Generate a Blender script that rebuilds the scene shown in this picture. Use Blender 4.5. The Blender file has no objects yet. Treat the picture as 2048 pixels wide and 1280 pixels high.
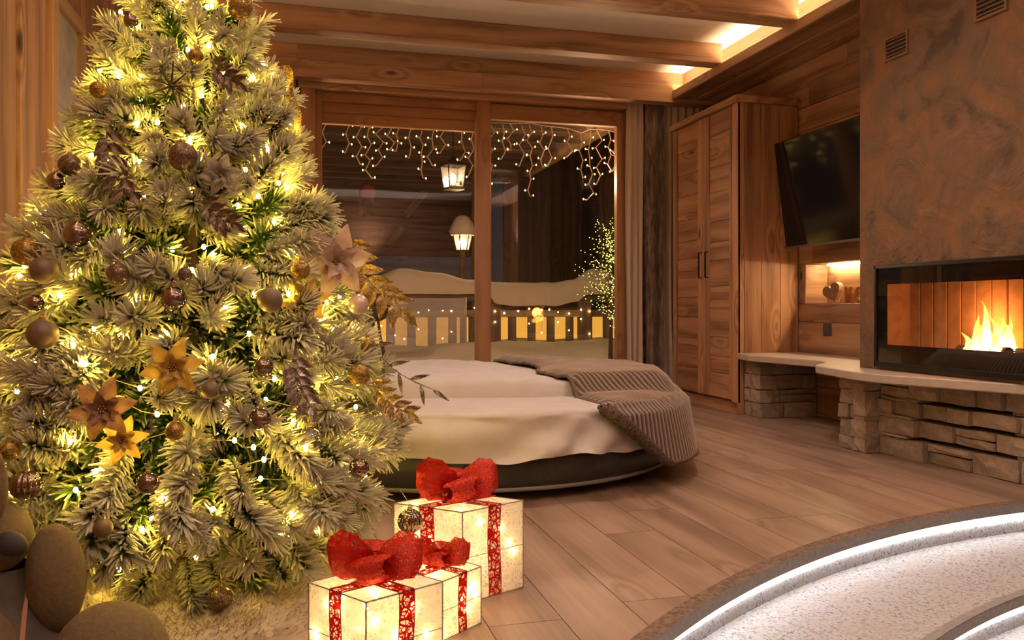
import bpy, bmesh, math, random
from mathutils import Vector, Matrix, noise as mn
rnd = random.Random(7)
S = bpy.context.scene
COL = S.collection
PI = math.pi

# ------------------------------------------------------------------ camera
FPX, HOR, CH = 1637.0, 615.0, 0.80
YAW = math.atan(434.0 / FPX)
cam_d = bpy.data.cameras.new('camera')
cam = bpy.data.objects.new('camera', cam_d); COL.objects.link(cam)
cam_d.sensor_width = 36.0
cam_d.lens = 36.0 * FPX / 2048.0
cam_d.shift_y = -(640.0 - HOR) / 2048.0
cam_d.clip_start = 0.02
cam.location = (0, 0, CH)
cam.rotation_euler = (PI / 2, 0, -YAW)
S.camera = cam
FW = Vector((math.sin(YAW), math.cos(YAW), 0)); RT = Vector((math.cos(YAW), -math.sin(YAW), 0)); UP = Vector((0, 0, 1))
CAM = Vector((0, 0, CH))
def ray(u, v): return FW + RT * ((u - 1024) / FPX) + UP * ((HOR - v) / FPX)
def onz(u, v, z=0.0): d = ray(u, v); return CAM + d * ((z - CH) / d.z)
def onx(u, v, x): d = ray(u, v); return CAM + d * (x / d.x)
def ony(u, v, y): d = ray(u, v); return CAM + d * (y / d.y)
def onw(u, v, w): return CAM + ray(u, v) * w

# ------------------------------------------------------------------ world, view, room lamps
W = bpy.data.worlds.new('night'); S.world = W; W.use_nodes = True
W.node_tree.nodes['Background'].inputs[0].default_value = (0.060, 0.055, 0.052, 1)
W.node_tree.nodes['Background'].inputs[1].default_value = 0.35
vs = S.view_settings
vs.view_transform = 'Standard'; vs.look = 'None'; vs.exposure = 0.15; vs.gamma = 1.0; vs.use_curve_mapping = False
cy = S.cycles
cy.max_bounces = 6; cy.diffuse_bounces = 3; cy.glossy_bounces = 3; cy.transmission_bounces = 4; cy.transparent_max_bounces = 10
cy.caustics_reflective = False; cy.caustics_refractive = False; cy.sample_clamp_indirect = 6.0
cy.use_adaptive_sampling = True; cy.adaptive_threshold = 0.04

def lamp(name, kind, loc, energy, color, **k):
    l = bpy.data.lights.new(name, kind); l.energy = energy; l.color = color
    o = bpy.data.objects.new(name, l); COL.objects.link(o); o.location = loc
    for a, b in k.items():
        if a == 'aim': o.rotation_euler = (Vector(b) - Vector(loc)).to_track_quat('-Z', 'Y').to_euler()
        else: setattr(l, a, b)
    return o
WARM = (1.0, 0.77, 0.63)
# recessed downlights in the ceiling
for i, (x, y, e) in enumerate([(0.9, 1.1, 36), (2.3, 1.1, 30), (0.5, 3.3, 48), (1.9, 3.3, 72), (1.2, 5.35, 60), (-0.4, -0.6, 40), (2.2, -0.8, 40)]):
    lamp('downlight_lamp', 'SPOT', (x, y, 2.84), e, WARM, aim=(x, y, 0), spot_size=math.radians(150), spot_blend=0.9, shadow_soft_size=0.07)
# unseen uplights added to brighten the ceiling and beams
for (x, y, z, e) in [(-.80, -0.6, 1.75, 150), (1.3, -1.45, 1.75, 150), (3.55, 0.2, 1.75, 150), (-.80, 1.15, 1.8, 110), (3.5, 1.75, 1.9, 90)]:
    lamp('added_uplight', 'SPOT', (x, y, z), e, WARM, aim=(x * .85 + .2, y + .25, 2.87), spot_size=math.radians(140), spot_blend=1.0, shadow_soft_size=0.08)
lamp('terrace_fill', 'POINT', (0.2, 7.5, 1.5), 30, (1.0, 0.63, 0.36), shadow_soft_size=0.08)  # unseen fill lights added to brighten the snowy terrace and porch
lamp('terrace_fill', 'POINT', (2.7, 7.35, 2.0), 40, (1.0, 0.63, 0.36), shadow_soft_size=0.08)

# ------------------------------------------------------------------ helpers
class MB:
    def __init__(s): s.v = []; s.f = []; s.a = []
    def add(s, vs_, fs_, att=None):
        n = len(s.v); s.v += [tuple(p) for p in vs_]; s.f += [tuple(i + n for i in f) for f in fs_]
        s.a += list(att) if att is not None else [0.0] * len(vs_)
        return s
    def box(s, x0, x1, y0, y1, z0, z1):
        return s.add([(x, y, z) for x in (x0, x1) for y in (y0, y1) for z in (z0, z1)],
                     [(0, 1, 3, 2), (4, 6, 7, 5), (0, 4, 5, 1), (2, 3, 7, 6), (0, 2, 6, 4), (1, 5, 7, 3)])
    def tube(s, pts, r, n=8, cap=True, att=None):
        pts = [Vector(p) for p in pts]; m = len(pts)
        rr = r if isinstance(r, (list, tuple)) else [r] * m
        vs_, fs_ = [], []; up = None
        for i, p in enumerate(pts):
            t = (pts[min(i + 1, m - 1)] - pts[max(i - 1, 0)])
            t = t.normalized() if t.length > 1e-9 else Vector((0, 0, 1))
            if up is None: up = t.orthogonal().normalized()
            else:
                up = up - t * up.dot(t); up = up.normalized() if up.length > 1e-6 else t.orthogonal().normalized()
            w = t.cross(up)
            for k in range(n):
                a = 2 * PI * k / n; vs_.append(p + (up * math.cos(a) + w * math.sin(a)) * rr[i])
        for i in range(m - 1):
            for k in range(n): fs_.append((i * n + k, i * n + (k + 1) % n, (i + 1) * n + (k + 1) % n, (i + 1) * n + k))
        if cap: fs_.append(tuple(range(n - 1, -1, -1))); fs_.append(tuple((m - 1) * n + k for k in range(n)))
        return s.add(vs_, fs_, att)
    def lathe(s, prof, n=24, c=(0, 0, 0), M=None):
        vs_, fs_ = [], []
        for (r, z) in prof:
            for k in range(n):
                a = 2 * PI * k / n; p = Vector((r * math.cos(a), r * math.sin(a), z))
                p = (M @ p) if M else p; vs_.append(p + Vector(c))
        for i in range(len(prof) - 1):
            for k in range(n): fs_.append((i * n + k, i * n + (k + 1) % n, (i + 1) * n + (k + 1) % n, (i + 1) * n + k))
        return s.add(vs_, fs_)
    def ball(s, c, r, n=12, m=8, sc=(1, 1, 1)):
        pr = [(max(1e-4, r * math.sin(PI * i / m)), -r * math.cos(PI * i / m)) for i in range(m + 1)]
        return s.lathe(pr, n, c, Matrix.Diagonal(sc))
    def octa(s, c, r, h=None):
        h = h or r; x, y, z = c
        return s.add([(x + r, y, z), (x - r, y, z), (x, y + r, z), (x, y - r, z), (x, y, z + h), (x, y, z - h)],
                     [(0, 2, 4), (2, 1, 4), (1, 3, 4), (3, 0, 4), (2, 0, 5), (1, 2, 5), (3, 1, 5), (0, 3, 5)])
    def grid(s, fn, nu, nv, flip=False):
        vs_ = [fn(i / nu, j / nv) for i in range(nu + 1) for j in range(nv + 1)]; w = nv + 1
        fs_ = [(i * w + j, (i + 1) * w + j, (i + 1) * w + j + 1, i * w + j + 1) for i in range(nu) for j in range(nv)]
        if flip: fs_ = [f[::-1] for f in fs_]
        return s.add(vs_, fs_)
    def prism(s, poly, M, t):
        n = len(poly); vs_ = [M @ Vector((x, y, -t / 2)) for x, y in poly] + [M @ Vector((x, y, t / 2)) for x, y in poly]
        return s.add(vs_, [tuple(range(n - 1, -1, -1)), tuple(range(n, 2 * n))] + [(i, (i + 1) % n, n + (i + 1) % n, n + i) for i in range(n)])
    def mesh(s, name, mat, at=(0, 0, 0), smooth=False, attr=None, bevel=0.0):
        me = bpy.data.meshes.new(name); o = Vector(at)
        me.from_pydata([tuple(Vector(p) - o) for p in s.v], [], s.f)
        if attr:
            A = me.attributes.new(attr, 'FLOAT', 'POINT'); A.data.foreach_set('value', s.a)
        bm = bmesh.new(); bm.from_mesh(me)
        bmesh.ops.recalc_face_normals(bm, faces=bm.faces)
        if bevel: bmesh.ops.bevel(bm, geom=list(bm.edges), offset=bevel, segments=1, affect='EDGES', clamp_overlap=True)
        bm.to_mesh(me); bm.free()
        if smooth:
            me.polygons.foreach_set('use_smooth', [True] * len(me.polygons))
        me.materials.append(mat)
        return me
    def build(s, name, mat, parent=None, at=None, smooth=False, attr=None, bevel=0.0, **tagk):
        at = at if at is not None else (parent.matrix_basis.translation if parent else (0, 0, 0))
        return link(name, s.mesh(name, mat, at, smooth, attr, bevel), parent, at, **tagk)
def link(name, me, parent=None, at=(0, 0, 0), M=None, **tagk):
    o = bpy.data.objects.new(name, me); COL.objects.link(o)
    o.matrix_basis = M if M is not None else Matrix.Translation(Vector(at))
    if parent: o.parent = parent; o.matrix_parent_inverse = parent.matrix_basis.inverted()
    tag(o, **tagk); return o
def tag(o, label=None, cat=None, group=None, kind=None):
    for k, v in (('label', label), ('category', cat), ('group', group), ('kind', kind)):
        if v: o[k] = v
    return o
def thing(name, loc, label, cat, group=None, kind=None):
    return link(name, None, None, loc, label=label, cat=cat, group=group, kind=kind)
AX = {'x': Vector((1, 0, 0)), 'y': Vector((0, 1, 0)), 'z': Vector((0, 0, 1))}
def board(name, c, L, Wd, T, along, normal, mat, parent=None, bevel=0.003, **tagk):
    """a board: L along 'along', T along 'normal'; grain runs along local X"""
    X = AX[along] if isinstance(along, str) else Vector(along).normalized()
    Z = AX[normal] if isinstance(normal, str) else Vector(normal).normalized()
    Y = Z.cross(X)
    M = Matrix((X, Y, Z)).transposed().to_4x4(); M.translation = Vector(c)
    mb = MB().box(-L / 2, L / 2, -Wd / 2, Wd / 2, -T / 2, T / 2)
    return link(name, mb.mesh(name, mat, bevel=min(bevel, T * .3)), parent, M=M, **tagk)
def bxboard(name, x0, x1, y0, y1, z0, z1, along, normal, mat, parent=None, bevel=0.003, **t):
    d = {'x': x1 - x0, 'y': y1 - y0, 'z': z1 - z0}; w = [a for a in 'xyz' if a not in (along, normal)][0]
    return board(name, ((x0 + x1) / 2, (y0 + y1) / 2, (z0 + z1) / 2), d[along], d[w], d[normal], along, normal, mat, parent, bevel, **t)
def dup(root, M, label=None):
    r = root.copy(); COL.objects.link(r); r.matrix_basis = M
    if label: r['label'] = label
    for ch in KIDS.get(root.name, []):
        c = ch.copy(); COL.objects.link(c); c.parent = r
        for g in KIDS.get(ch.name, []):
            d = g.copy(); COL.objects.link(d); d.parent = c
    return r
KIDS = {}
def kid(p, o): KIDS.setdefault(p.name, []).append(o); return o

# ------------------------------------------------------------------ materials
def newmat(name):
    m = bpy.data.materials.new(name); m.use_nodes = True; nt = m.node_tree
    return m, nt, nt.nodes['Principled BSDF'], nt.nodes['Material Output']
class N:
    """small node-building helper"""
    def __init__(s, nt): s.nt = nt
    def n(s, t, ins=None, **k):
        x = s.nt.nodes.new(t)
        for a, b in k.items(): setattr(x, a, b)
        for a, b in (ins or {}).items():
            if hasattr(b, 'is_linked'): s.nt.links.new(b, x.inputs[a])
            else: x.inputs[a].default_value = b
        return x
    def math(s, op, a, b=0.0, c=None, clamp=False):
        i = {0: a, 1: b}
        if c is not None: i[2] = c
        return s.n('ShaderNodeMath', i, operation=op, use_clamp=clamp).outputs[0]
    def ramp(s, fac, stops):
        r = s.n('ShaderNodeValToRGB', {0: fac}); e = r.color_ramp.elements
        while len(e) < len(stops): e.new(0.5)
        for q, (p, c) in zip(e, stops): q.position = p; q.color = (*c, 1) if len(c) == 3 else c
        return r.outputs[0]
    def noise(s, vec, scale, detail=3.0, rough=0.5, dist=0.0):
        return s.n('ShaderNodeTexNoise', {'Vector': vec, 'Scale': scale, 'Detail': detail, 'Roughness': rough, 'Distortion': dist}).outputs[0]
    def mapping(s, vec, scale): return s.n('ShaderNodeMapping', {'Vector': vec, 'Scale': scale}).outputs[0]
    def mix(s, fac, a, b, mode='MIX'):
        x = s.nt.nodes.new('ShaderNodeMix'); x.data_type = 'RGBA'; x.blend_type = mode
        for i, v in ((0, fac), (6, a), (7, b)):
            if hasattr(v, 'is_linked'): s.nt.links.new(v, x.inputs[i])
            else: x.inputs[i].default_value = v if i == 0 else (*v[:3], 1)
        return x.outputs[2]
    def coord(s, which='Object'): return s.n('ShaderNodeTexCoord').outputs[which]
    def lk(s, a, b): s.nt.links.new(a, b)
def bump(q, b, height, strength, dist=0.01):
    q.lk(q.n('ShaderNodeBump', {'Height': height, 'Strength': strength, 'Distance': dist}).outputs[0], b.inputs['Normal'])
def wood(name, light, mid, dark, rough=0.55, knots=1.0, grain=1.0, var=0.35, bmp=0.25):
    m, nt, b, _ = newmat(name); q = N(nt)
    oi = q.n('ShaderNodeObjectInfo')
    off = q.n('ShaderNodeVectorMath', {0: oi.outputs['Random'], 1: (37.0, 17.0, 23.0)}, operation='MULTIPLY').outputs[0]
    p = q.n('ShaderNodeVectorMath', {0: q.coord(), 1: off}, operation='ADD').outputs[0]
    vor = q.n('ShaderNodeTexVoronoi', {'Vector': q.mapping(p, (1.9, 5.5, 5.5)), 'Scale': 1.0})
    kd = vor.outputs['Distance']
    keep = q.math('GREATER_THAN', q.n('ShaderNodeSeparateColor', {0: vor.outputs['Color']}).outputs[0], 0.50)
    knot = q.math('MULTIPLY', q.math('SUBTRACT', 1.0, q.n('ShaderNodeMapRange', {0: kd, 1: 0.04, 2: 0.12}).outputs[0]), keep)
    halo = q.math('MULTIPLY', q.math('SUBTRACT', 1.0, q.n('ShaderNodeMapRange', {0: kd, 1: 0.05, 2: 0.42}, interpolation_type='SMOOTHSTEP').outputs[0]), keep)
    warp = q.noise(q.mapping(p, (0.9, 5.0, 5.0)), 1.0, 2.0)
    sy = q.n('ShaderNodeSeparateXYZ', {0: p})
    base = q.math('ADD', sy.outputs[1], sy.outputs[2])
    ph = q.math('ADD', q.math('MULTIPLY', base, 38.0 * grain), q.math('ADD', q.math('MULTIPLY', warp, 11.0), q.math('MULTIPLY', halo, 9.0)))
    ring = q.math('MULTIPLY_ADD', q.math('SINE', ph), 0.5, 0.5)
    fine = q.noise(q.mapping(p, (2.5, 90.0, 90.0)), 1.0, 4.0, 0.65)
    blot = q.noise(q.mapping(p, (1.2, 4.0, 4.0)), 1.0, 3.0)
    t = q.math('ADD', q.math('MULTIPLY', ring, 0.24), q.math('ADD', q.math('MULTIPLY', fine, 0.5), q.math('MULTIPLY', blot, 0.42)))
    c = q.ramp(t, [(0.36, dark), (0.56, mid), (0.80, light)])
    crk = q.noise(q.mapping(p, (0.8, 34.0, 34.0)), 1.0, 2.0, .5)
    crk = q.n('ShaderNodeMapRange', {0: crk, 1: .655, 2: .72}).outputs[0]
    c = q.mix(q.math('MULTIPLY', crk, .55 * knots), c, tuple(x * .5 for x in dark))
    c = q.mix(q.math('MULTIPLY', knot, knots), c, tuple(x * 0.28 for x in dark))
    vr = q.math('MULTIPLY_ADD', oi.outputs['Random'], var, 1.0 - var / 2)
    hs = q.n('ShaderNodeHueSaturation', {'Value': vr, 'Color': c, 'Saturation': .92})
    q.lk(hs.outputs[0], b.inputs['Base Color'])
    b.inputs['Roughness'].default_value = rough
    bump(q, b, q.math('ADD', q.math('MULTIPLY', ring, .5), fine), bmp, 0.004)
    return m
def plain(name, col, rough=0.5, metal=0.0, nz=0.0, nscale=20.0, bmp=0.0, col2=None, coat=0.0, spec=None, detail=4.0):
    m, nt, b, _ = newmat(name); q = N(nt)
    b.inputs['Base Color'].default_value = (*col, 1); b.inputs['Roughness'].default_value = rough; b.inputs['Metallic'].default_value = metal
    b.inputs['Coat Weight'].default_value = coat
    if spec is not None: b.inputs['Specular IOR Level'].default_value = spec
    if nz or bmp or col2:
        f = q.noise(q.coord(), nscale, detail, 0.6)
        c2 = col2 or tuple(x * (1 - nz) for x in col)
        if nz or col2: q.lk(q.ramp(f, [(0.35, c2), (0.65, col)]), b.inputs['Base Color'])
        if bmp: bump(q, b, f, bmp)
    return m
def emit(name, col, strength, base=(0.8, 0.8, 0.8)):
    m, nt, b, _ = newmat(name)
    b.inputs['Base Color'].default_value = (*base, 1); b.inputs['Emission Color'].default_value = (*col, 1); b.inputs['Emission Strength'].default_value = strength
    return m
def pane(name, tint=(1, 1, 1), refl=0.08, rough=0.0, haze=0.0):
    m, nt, b, out = newmat(name); q = N(nt); nt.nodes.remove(b)
    tr = q.n('ShaderNodeBsdfTransparent', {0: (*tint, 1)}); gl = q.n('ShaderNodeBsdfGlossy', {0: (1, 1, 1, 1), 'Roughness': rough})
    fc = q.n('ShaderNodeLayerWeight', {0: .5}).outputs['Facing']
    fr = q.math('MULTIPLY_ADD', q.math('POWER', fc, 5.0), 0.6, refl, clamp=True)
    x = q.n('ShaderNodeMixShader', {0: fr, 1: tr.outputs[0], 2: gl.outputs[0]}).outputs[0]
    if haze:
        x = q.n('ShaderNodeMixShader', {0: haze, 1: x, 2: q.n('ShaderNodeBsdfDiffuse', {0: (.8, .78, .8, 1)}).outputs[0]}).outputs[0]
    q.lk(x, out.inputs[0]); return m

M_beam = wood('spruce_beam', (0.54, 0.31, 0.16), (0.42, 0.215, 0.10), (0.24, 0.11, 0.048))
M_wall = wood('old_spruce_wall', (0.50, 0.27, 0.13), (0.37, 0.18, 0.08), (0.19, 0.085, 0.036), var=0.5)
M_ward = wood('wardrobe_spruce', (0.52, 0.255, 0.11), (0.39, 0.17, 0.066), (0.19, 0.072, 0.026), var=0.4, bmp=0.4)
M_frame = wood('window_frame_larch', (0.48, 0.235, 0.10), (0.40, 0.18, 0.072), (0.29, 0.12, 0.046), knots=0.3, var=0.1, grain=.7)
M_floor = wood('oak_floor', (0.37, 0.235, 0.165), (0.29, 0.178, 0.12), (0.19, 0.11, 0.07), rough=0.42, knots=0.35, var=0.18, bmp=0.06, grain=.7)
M_dark_wood = wood('weathered_and_shaded_timber', (0.11, 0.065, 0.045), (0.07, 0.04, 0.028), (0.035, 0.02, 0.014), rough=.85)
M_rail = wood('grey_weathered_timber', (0.21, 0.14, 0.105), (0.145, 0.095, 0.072), (0.085, 0.052, 0.04), rough=.8)
M_ceil = plain('white_plaster', (0.86, 0.82, 0.79), 0.9, nz=.05, nscale=6)
M_black = plain('black_metal', (0.012, 0.011, 0.011), 0.35, 0.6)
M_shadow = plain('dark_subfloor', (0.03, 0.02, 0.015), 0.9)
M_glass = pane('window_glass', (0.97, 0.97, 0.97), 0.055)

# ------------------------------------------------------------------ setting: floor with the round pit cut out
PC, PR = (3.222, -0.937), 3.689        # pit centre and rim radius
XL, XR, YB, YN = -1.0, 3.72, 7.02, -1.6  # left wall, right wall, window wall, wall behind
def plank_strip(mb, x0, x1, y0, y1, zt, zb, rr):
    """a plank with its near end cut by the pit's circle"""
    n = 1
    dx = max(abs(x0 - PC[0]), abs(x1 - PC[0]))
    xs = [x0, x1]
    if x0 > 3.14: rr = 0.0
    elif x1 > PC[0] - rr: xs = [x0 + (x1 - x0) * i / 6 for i in range(7)]
    lo = []
    for x in xs:
        d = rr * rr - (x - PC[0]) ** 2
        lo.append(max(y0, PC[1] + math.sqrt(d)) if d > 0 else y0)
    if all(l >= y1 - 0.002 for l in lo): return False
    lo = [min(l, y1) for l in lo]; m = len(xs)
    vs_ = []
    for x, l in zip(xs, lo): vs_ += [(x, l, zt), (x, y1, zt), (x, l, zb), (x, y1, zb)]
    fs_ = []
    for i in range(m - 1):
        a, c = i * 4, i * 4 + 4
        fs_ += [(a, c, c + 1, a + 1), (a + 2, a + 3, c + 3, c + 2), (a, a + 2, c + 2, c), (a + 1, c + 1, c + 3, a + 3)]
    fs_ += [(0, 1, 3, 2), (4 * m - 4, 4 * m - 2, 4 * m - 1, 4 * m - 3)]
    mb.add(vs_, fs_); return True
sub = MB(); PW = 0.196; nrow = int((XR + 0.3 - XL) / PW) + 1
for i in range(nrow): plank_strip(sub, XL - .1 + i * PW, XL - .1 + (i + 1) * PW, YN, YB + .15, -0.018, -0.06, PR)
floor = sub.build('floor', M_shadow, kind='structure', label='warm oak plank floor of the chalet room', cat='floor')
for i in range(nrow):
    x0 = XL - .1 + i * PW; y = YN - rnd.uniform(0, 1.6)
    while y < YB + .15:
        L = rnd.uniform(1.7, 2.3); y1 = min(y + L, YB + .15); ya = max(y, YN)
        if y1 - ya > .05:
            mb = MB()
            if plank_strip(mb, x0 + .0013, x0 + PW - .0013, ya, y1 - .0026, 0.0, -0.018, PR):
                c = Vector((x0 + PW / 2, (ya + y1) / 2, 0))
                # local X along the plank
                Mx = Matrix.Rotation(PI / 2, 4, 'Z'); Mi = Mx.inverted()
                mb.v = [tuple(Mi @ (Vector(p) - c)) for p in mb.v]
                link('floor_plank', mb.mesh('floor_plank', M_floor), floor, M=Matrix.Translation(c) @ Mx)
        y += L

# curved steps down into the pit
def arc_band(mb, r0, z0, r1, z1, a0=90.6, a1=206, n=90):
    for i in range(n):
        t0, t1 = math.radians(a0 + (a1 - a0) * i / n), math.radians(a0 + (a1 - a0) * (i + 1) / n)
        P = lambda r, t, z: (PC[0] + r * math.cos(t), PC[1] + r * math.sin(t), z)
        mb.add([P(r0, t0, z0), P(r0, t1, z0), P(r1, t1, z1), P(r1, t0, z1)], [(0, 1, 2, 3)])
def speckle(name, light, dark, tan):
    m, nt, b, _ = newmat(name); q = N(nt); c = q.coord()
    f = q.noise(c, 95.0, 3.0, .75); g = q.noise(q.mapping(c, (14, 14, 14)), 1.0, 2.0)
    col = q.ramp(f, [(0.34, dark), (0.50, light)])
    col = q.mix(q.math('MULTIPLY', q.ramp(g, [(0.48, (0, 0, 0)), (0.62, (1, 1, 1))]), .5), col, tan)
    q.lk(col, b.inputs['Base Color']); b.inputs['Roughness'].default_value = .75
    bump(q, b, f, .5, .006); return m
M_step = speckle('speckled_felt_stone', (0.46, 0.445, 0.45), (0.12, 0.11, 0.115), (0.42, 0.375, 0.33))
M_nose = plain('grey_step_edge', (0.30, 0.285, 0.27), .6, nz=.25, nscale=60, bmp=.1)
M_rim = plain('rough_stone_rim', (0.26, 0.17, 0.12), .9, col2=(0.10, 0.065, 0.05), nscale=70, bmp=.8)
M_led_cool = emit('cool_led_strip', (1.0, 0.97, 0.96), 8.0)
steps = thing('pit_steps', (PC[0] - PR * .5, PC[1] + PR * .86, -0.30), 'curved grey speckled steps with white light strips sinking into the floor', 'steps')
r, z = PR, 0.0
m = MB(); arc_band(m, r, .004, r - .05, .006); arc_band(m, r, -.05, r, .004); m.build('stone_rim', M_rim, steps)
r -= 0.05
for k in range(3):
    m = MB(); arc_band(m, r, z + (.006 if k == 0 else 0), r, z - .034); arc_band(m, r, z - .034, r + .075, z - .034)
    if k: arc_band(m, r, z + .0015, r + .03, z + .0015)
    m.build('step_edge', M_nose, steps, smooth=False)
    m = MB(); arc_band(m, r + .034, z - .036, r + .034, z - .076); arc_band(m, r + .034, z - .076, r + .045, z - .076); m.build('light_strip', M_led_cool, steps)
    m = MB(); arc_band(m, r + .045, z - .03, r + .045, z - .128); m.build('riser', M_step, steps)
    z -= .128
    nr = r - .43 if k < 2 else 0.02
    m = MB(); arc_band(m, r + .05, z, nr + (.03 if k < 2 else 0), z); m.build('tread', M_step, steps)
    r = nr

# ------------------------------------------------------------------ walls and ceiling
ZC = 2.87
wl = MB().box(XL - .12, XL - .02, YN, YB + .2, 0, ZC).build('wall_left', M_shadow, kind='structure', label='dark vertical timber wall behind the tree', cat='wall')
y = YN
while y < YB:
    w = rnd.uniform(.16, .24); bxboard('plank', XL - .02, XL, y, min(y + w, YB) - .003, 0, ZC, 'z', 'x', M_wall, wl); y += w
# post of vertical boards in front of the left wall
t = thing('timber_post', (-.93, 3.3, 0), 'broad vertical timber boards on the left wall beside the framed picture', 'post')
for (a, b_, d) in [(2.80, 2.99, .03), (2.99, 3.17, .07), (3.17, 3.33, .085), (3.33, 3.50, .075), (3.50, 3.585, .10)]:
    bxboard('plank', XL + .001, XL + d, a + .002, b_ - .002, 0, ZC, 'z', 'x', M_wall, t)
bxboard('baseboard_left', XL, XL + .015, 3.6, YB - .1, 0, .09, 'y', 'x', M_wall, kind='structure', label='low wooden skirting along the left wall', cat='baseboard')
wn = MB().box(XL - .1, XR + .1, YN - .1, YN, 0, ZC).build('wall_front', M_wall, kind='structure', label='timber wall behind the viewer', cat='wall')
# ceiling
cl = MB().box(XL - .1, XR + .2, YN - .1, YB + .2, ZC, ZC + .08).build('ceiling', M_ceil, kind='structure', label='white plaster ceiling between the beams', cat='ceiling')
FX = 3.22
for i, (y0, y1) in enumerate([(4.77, 4.94), (5.785, 5.92), (3.72, 3.88), (2.65, 2.81), (1.55, 1.71), (.4, .56)]):
    bxboard('trim_%d' % (i + 1), XL + .001, FX + .02 if i < 2 else FX + .02, y0, y1, 2.712, ZC, 'x', 'y', M_beam, kind='structure', bevel=.006,
            label=['knotty timber ceiling beam with swirling grain at its cove end', 'timber ceiling beam next to the header above the window',
                   'timber ceiling beam in front of the chimney', 'timber ceiling beam second from the chimney', 'timber ceiling beam over the pit steps', 'timber ceiling beam over the viewer'][i], cat='beam')
# header over the window: stacked planks and the board below
hd = thing('trim_7', (1.5, 6.62, 2.6), 'broad timber header of stacked planks above the sliding window', 'beam', kind='structure')
for (a, b_, z0, z1, yy) in [(XL, .02, 2.755, ZC, 6.62), (XL, .02, 2.61, 2.755, 6.622), (.02, 2.35, 2.745, ZC, 6.618), (2.35, XR, 2.745, ZC, 6.62), (.02, 1.5, 2.61, 2.745, 6.62), (1.5, XR, 2.61, 2.745, 6.617)]:
    bxboard('plank', a, b_, yy, 6.74, z0, z1, 'x', 'y', M_beam, hd)
# soffit with lit cove
sf = thing('trim_8', (3.5, 5, 2.64), 'timber soffit with a hidden light cove running to the window', 'soffit', kind='structure')
bxboard('cove_lip', FX, FX + .028, YN, 6.64, 2.640, 2.712, 'y', 'x', M_beam, sf)
bxboard('cove_back', FX + .10, FX + .125, YN, 6.64, 2.66, ZC, 'y', 'x', M_beam, sf)
for a, b_ in [(FX + .028, 3.42), (3.42, 3.60), (3.60, XR + .06)]:
    bxboard('soffit_plank', a, b_ - .002, YN, 6.64, 2.645, 2.668, 'y', 'z', M_wall, sf)
M_cove = emit('warm_cove_led', (1.0, 0.78, 0.45), 48.0)
MB().box(FX + .045, FX + .085, 2.0, 6.60, 2.669, 2.676).build('light_strip', M_cove, sf)

# unseen cove light added along the left wall to brighten the ceiling
lf_ = thing('trim_11', (XL + .1, 3.5, 2.6), 'added unseen timber cove along the left wall whose light strip brightens the ceiling', 'soffit', kind='structure')
bxboard('cove_lip', XL + .22, XL + .248, YN, 6.61, 2.60, 2.69, 'y', 'x', M_beam, lf_)
bxboard('soffit_plank', XL + .001, XL + .22, YN, 6.61, 2.60, 2.622, 'y', 'z', M_wall, lf_)
MB().box(XL + .15, XL + .20, 1.0, 6.58, 2.623, 2.63).build('light_strip', emit('added_cove_led', (1.0, .80, .62), 150.0), lf_)

# right wall: planks with a lit niche
wr = MB().box(XR + .21, XR + .26, YN, YB, 0, ZC).build('wall_right', M_shadow, kind='structure', label='horizontal spruce plank wall behind the television', cat='wall')
rows = [(0, .22), (.22, .455), (.455, .69), (.69, .83), None, (1.125, 1.27), (1.27, 1.48), (1.48, 1.70), (1.70, 1.93), (1.93, 2.13), (2.13, 2.31), (2.31, 2.49), (2.49, 2.66)]
NY0, NY1 = 4.25, 5.40
for rw in rows:
    if rw is None:
        bxboard('plank', XR, XR + .03, NY1, YB, .83, 1.125, 'z', 'x', M_wall, wr); bxboard('plank', XR, XR + .03, 3.6, NY0, .83, 1.125, 'z', 'x', M_wall, wr)
        continue
    sp = rnd.uniform(4.9, 6.2) if rw[0] > 1.4 else 0
    cuts = [3.6, YB] if not sp else [3.6, sp, YB]
    for a, b_ in zip(cuts, cuts[1:]): bxboard('plank', XR + rnd.uniform(-.002, .002), XR + .03, a, b_ - .002, rw[0] + .0015, rw[1] - .0015, 'y', 'x', M_wall, wr)
MB().box(XR, XR + .1, YN, 3.6, 0, 2.66).build('plank', M_wall, wr)
ni = thing('wall_niche', (XR + .1, 4.8, .83), 'small lit wooden niche in the plank wall under the television', 'niche')
bxboard('niche_shelf', XR + .002, XR + .20, NY0, NY1, .818, .830, 'y', 'z', M_wall, ni)
bxboard('niche_top', XR + .002, XR + .20, NY0, NY1, 1.125, 1.137, 'y', 'z', M_wall, ni)
bxboard('niche_side', XR + .002, XR + .20, NY1 - .001, NY1 + .012, .83, 1.125, 'x', 'y', M_wall, ni)
bxboard('niche_side', XR + .002, XR + .20, NY0 - .012, NY0 + .001, .83, 1.125, 'x', 'y', M_wall, ni)
bxboard('niche_back', XR + .19, XR + .205, NY0, NY1, .83, 1.125, 'y', 'x', M_wall, ni)
MB().box(XR + .155, XR + .175, NY0 + .03, NY1 - .05, 1.112, 1.124).build('light_strip', emit('niche_led', (1.0, 0.72, 0.36), 85.0), ni)
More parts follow.
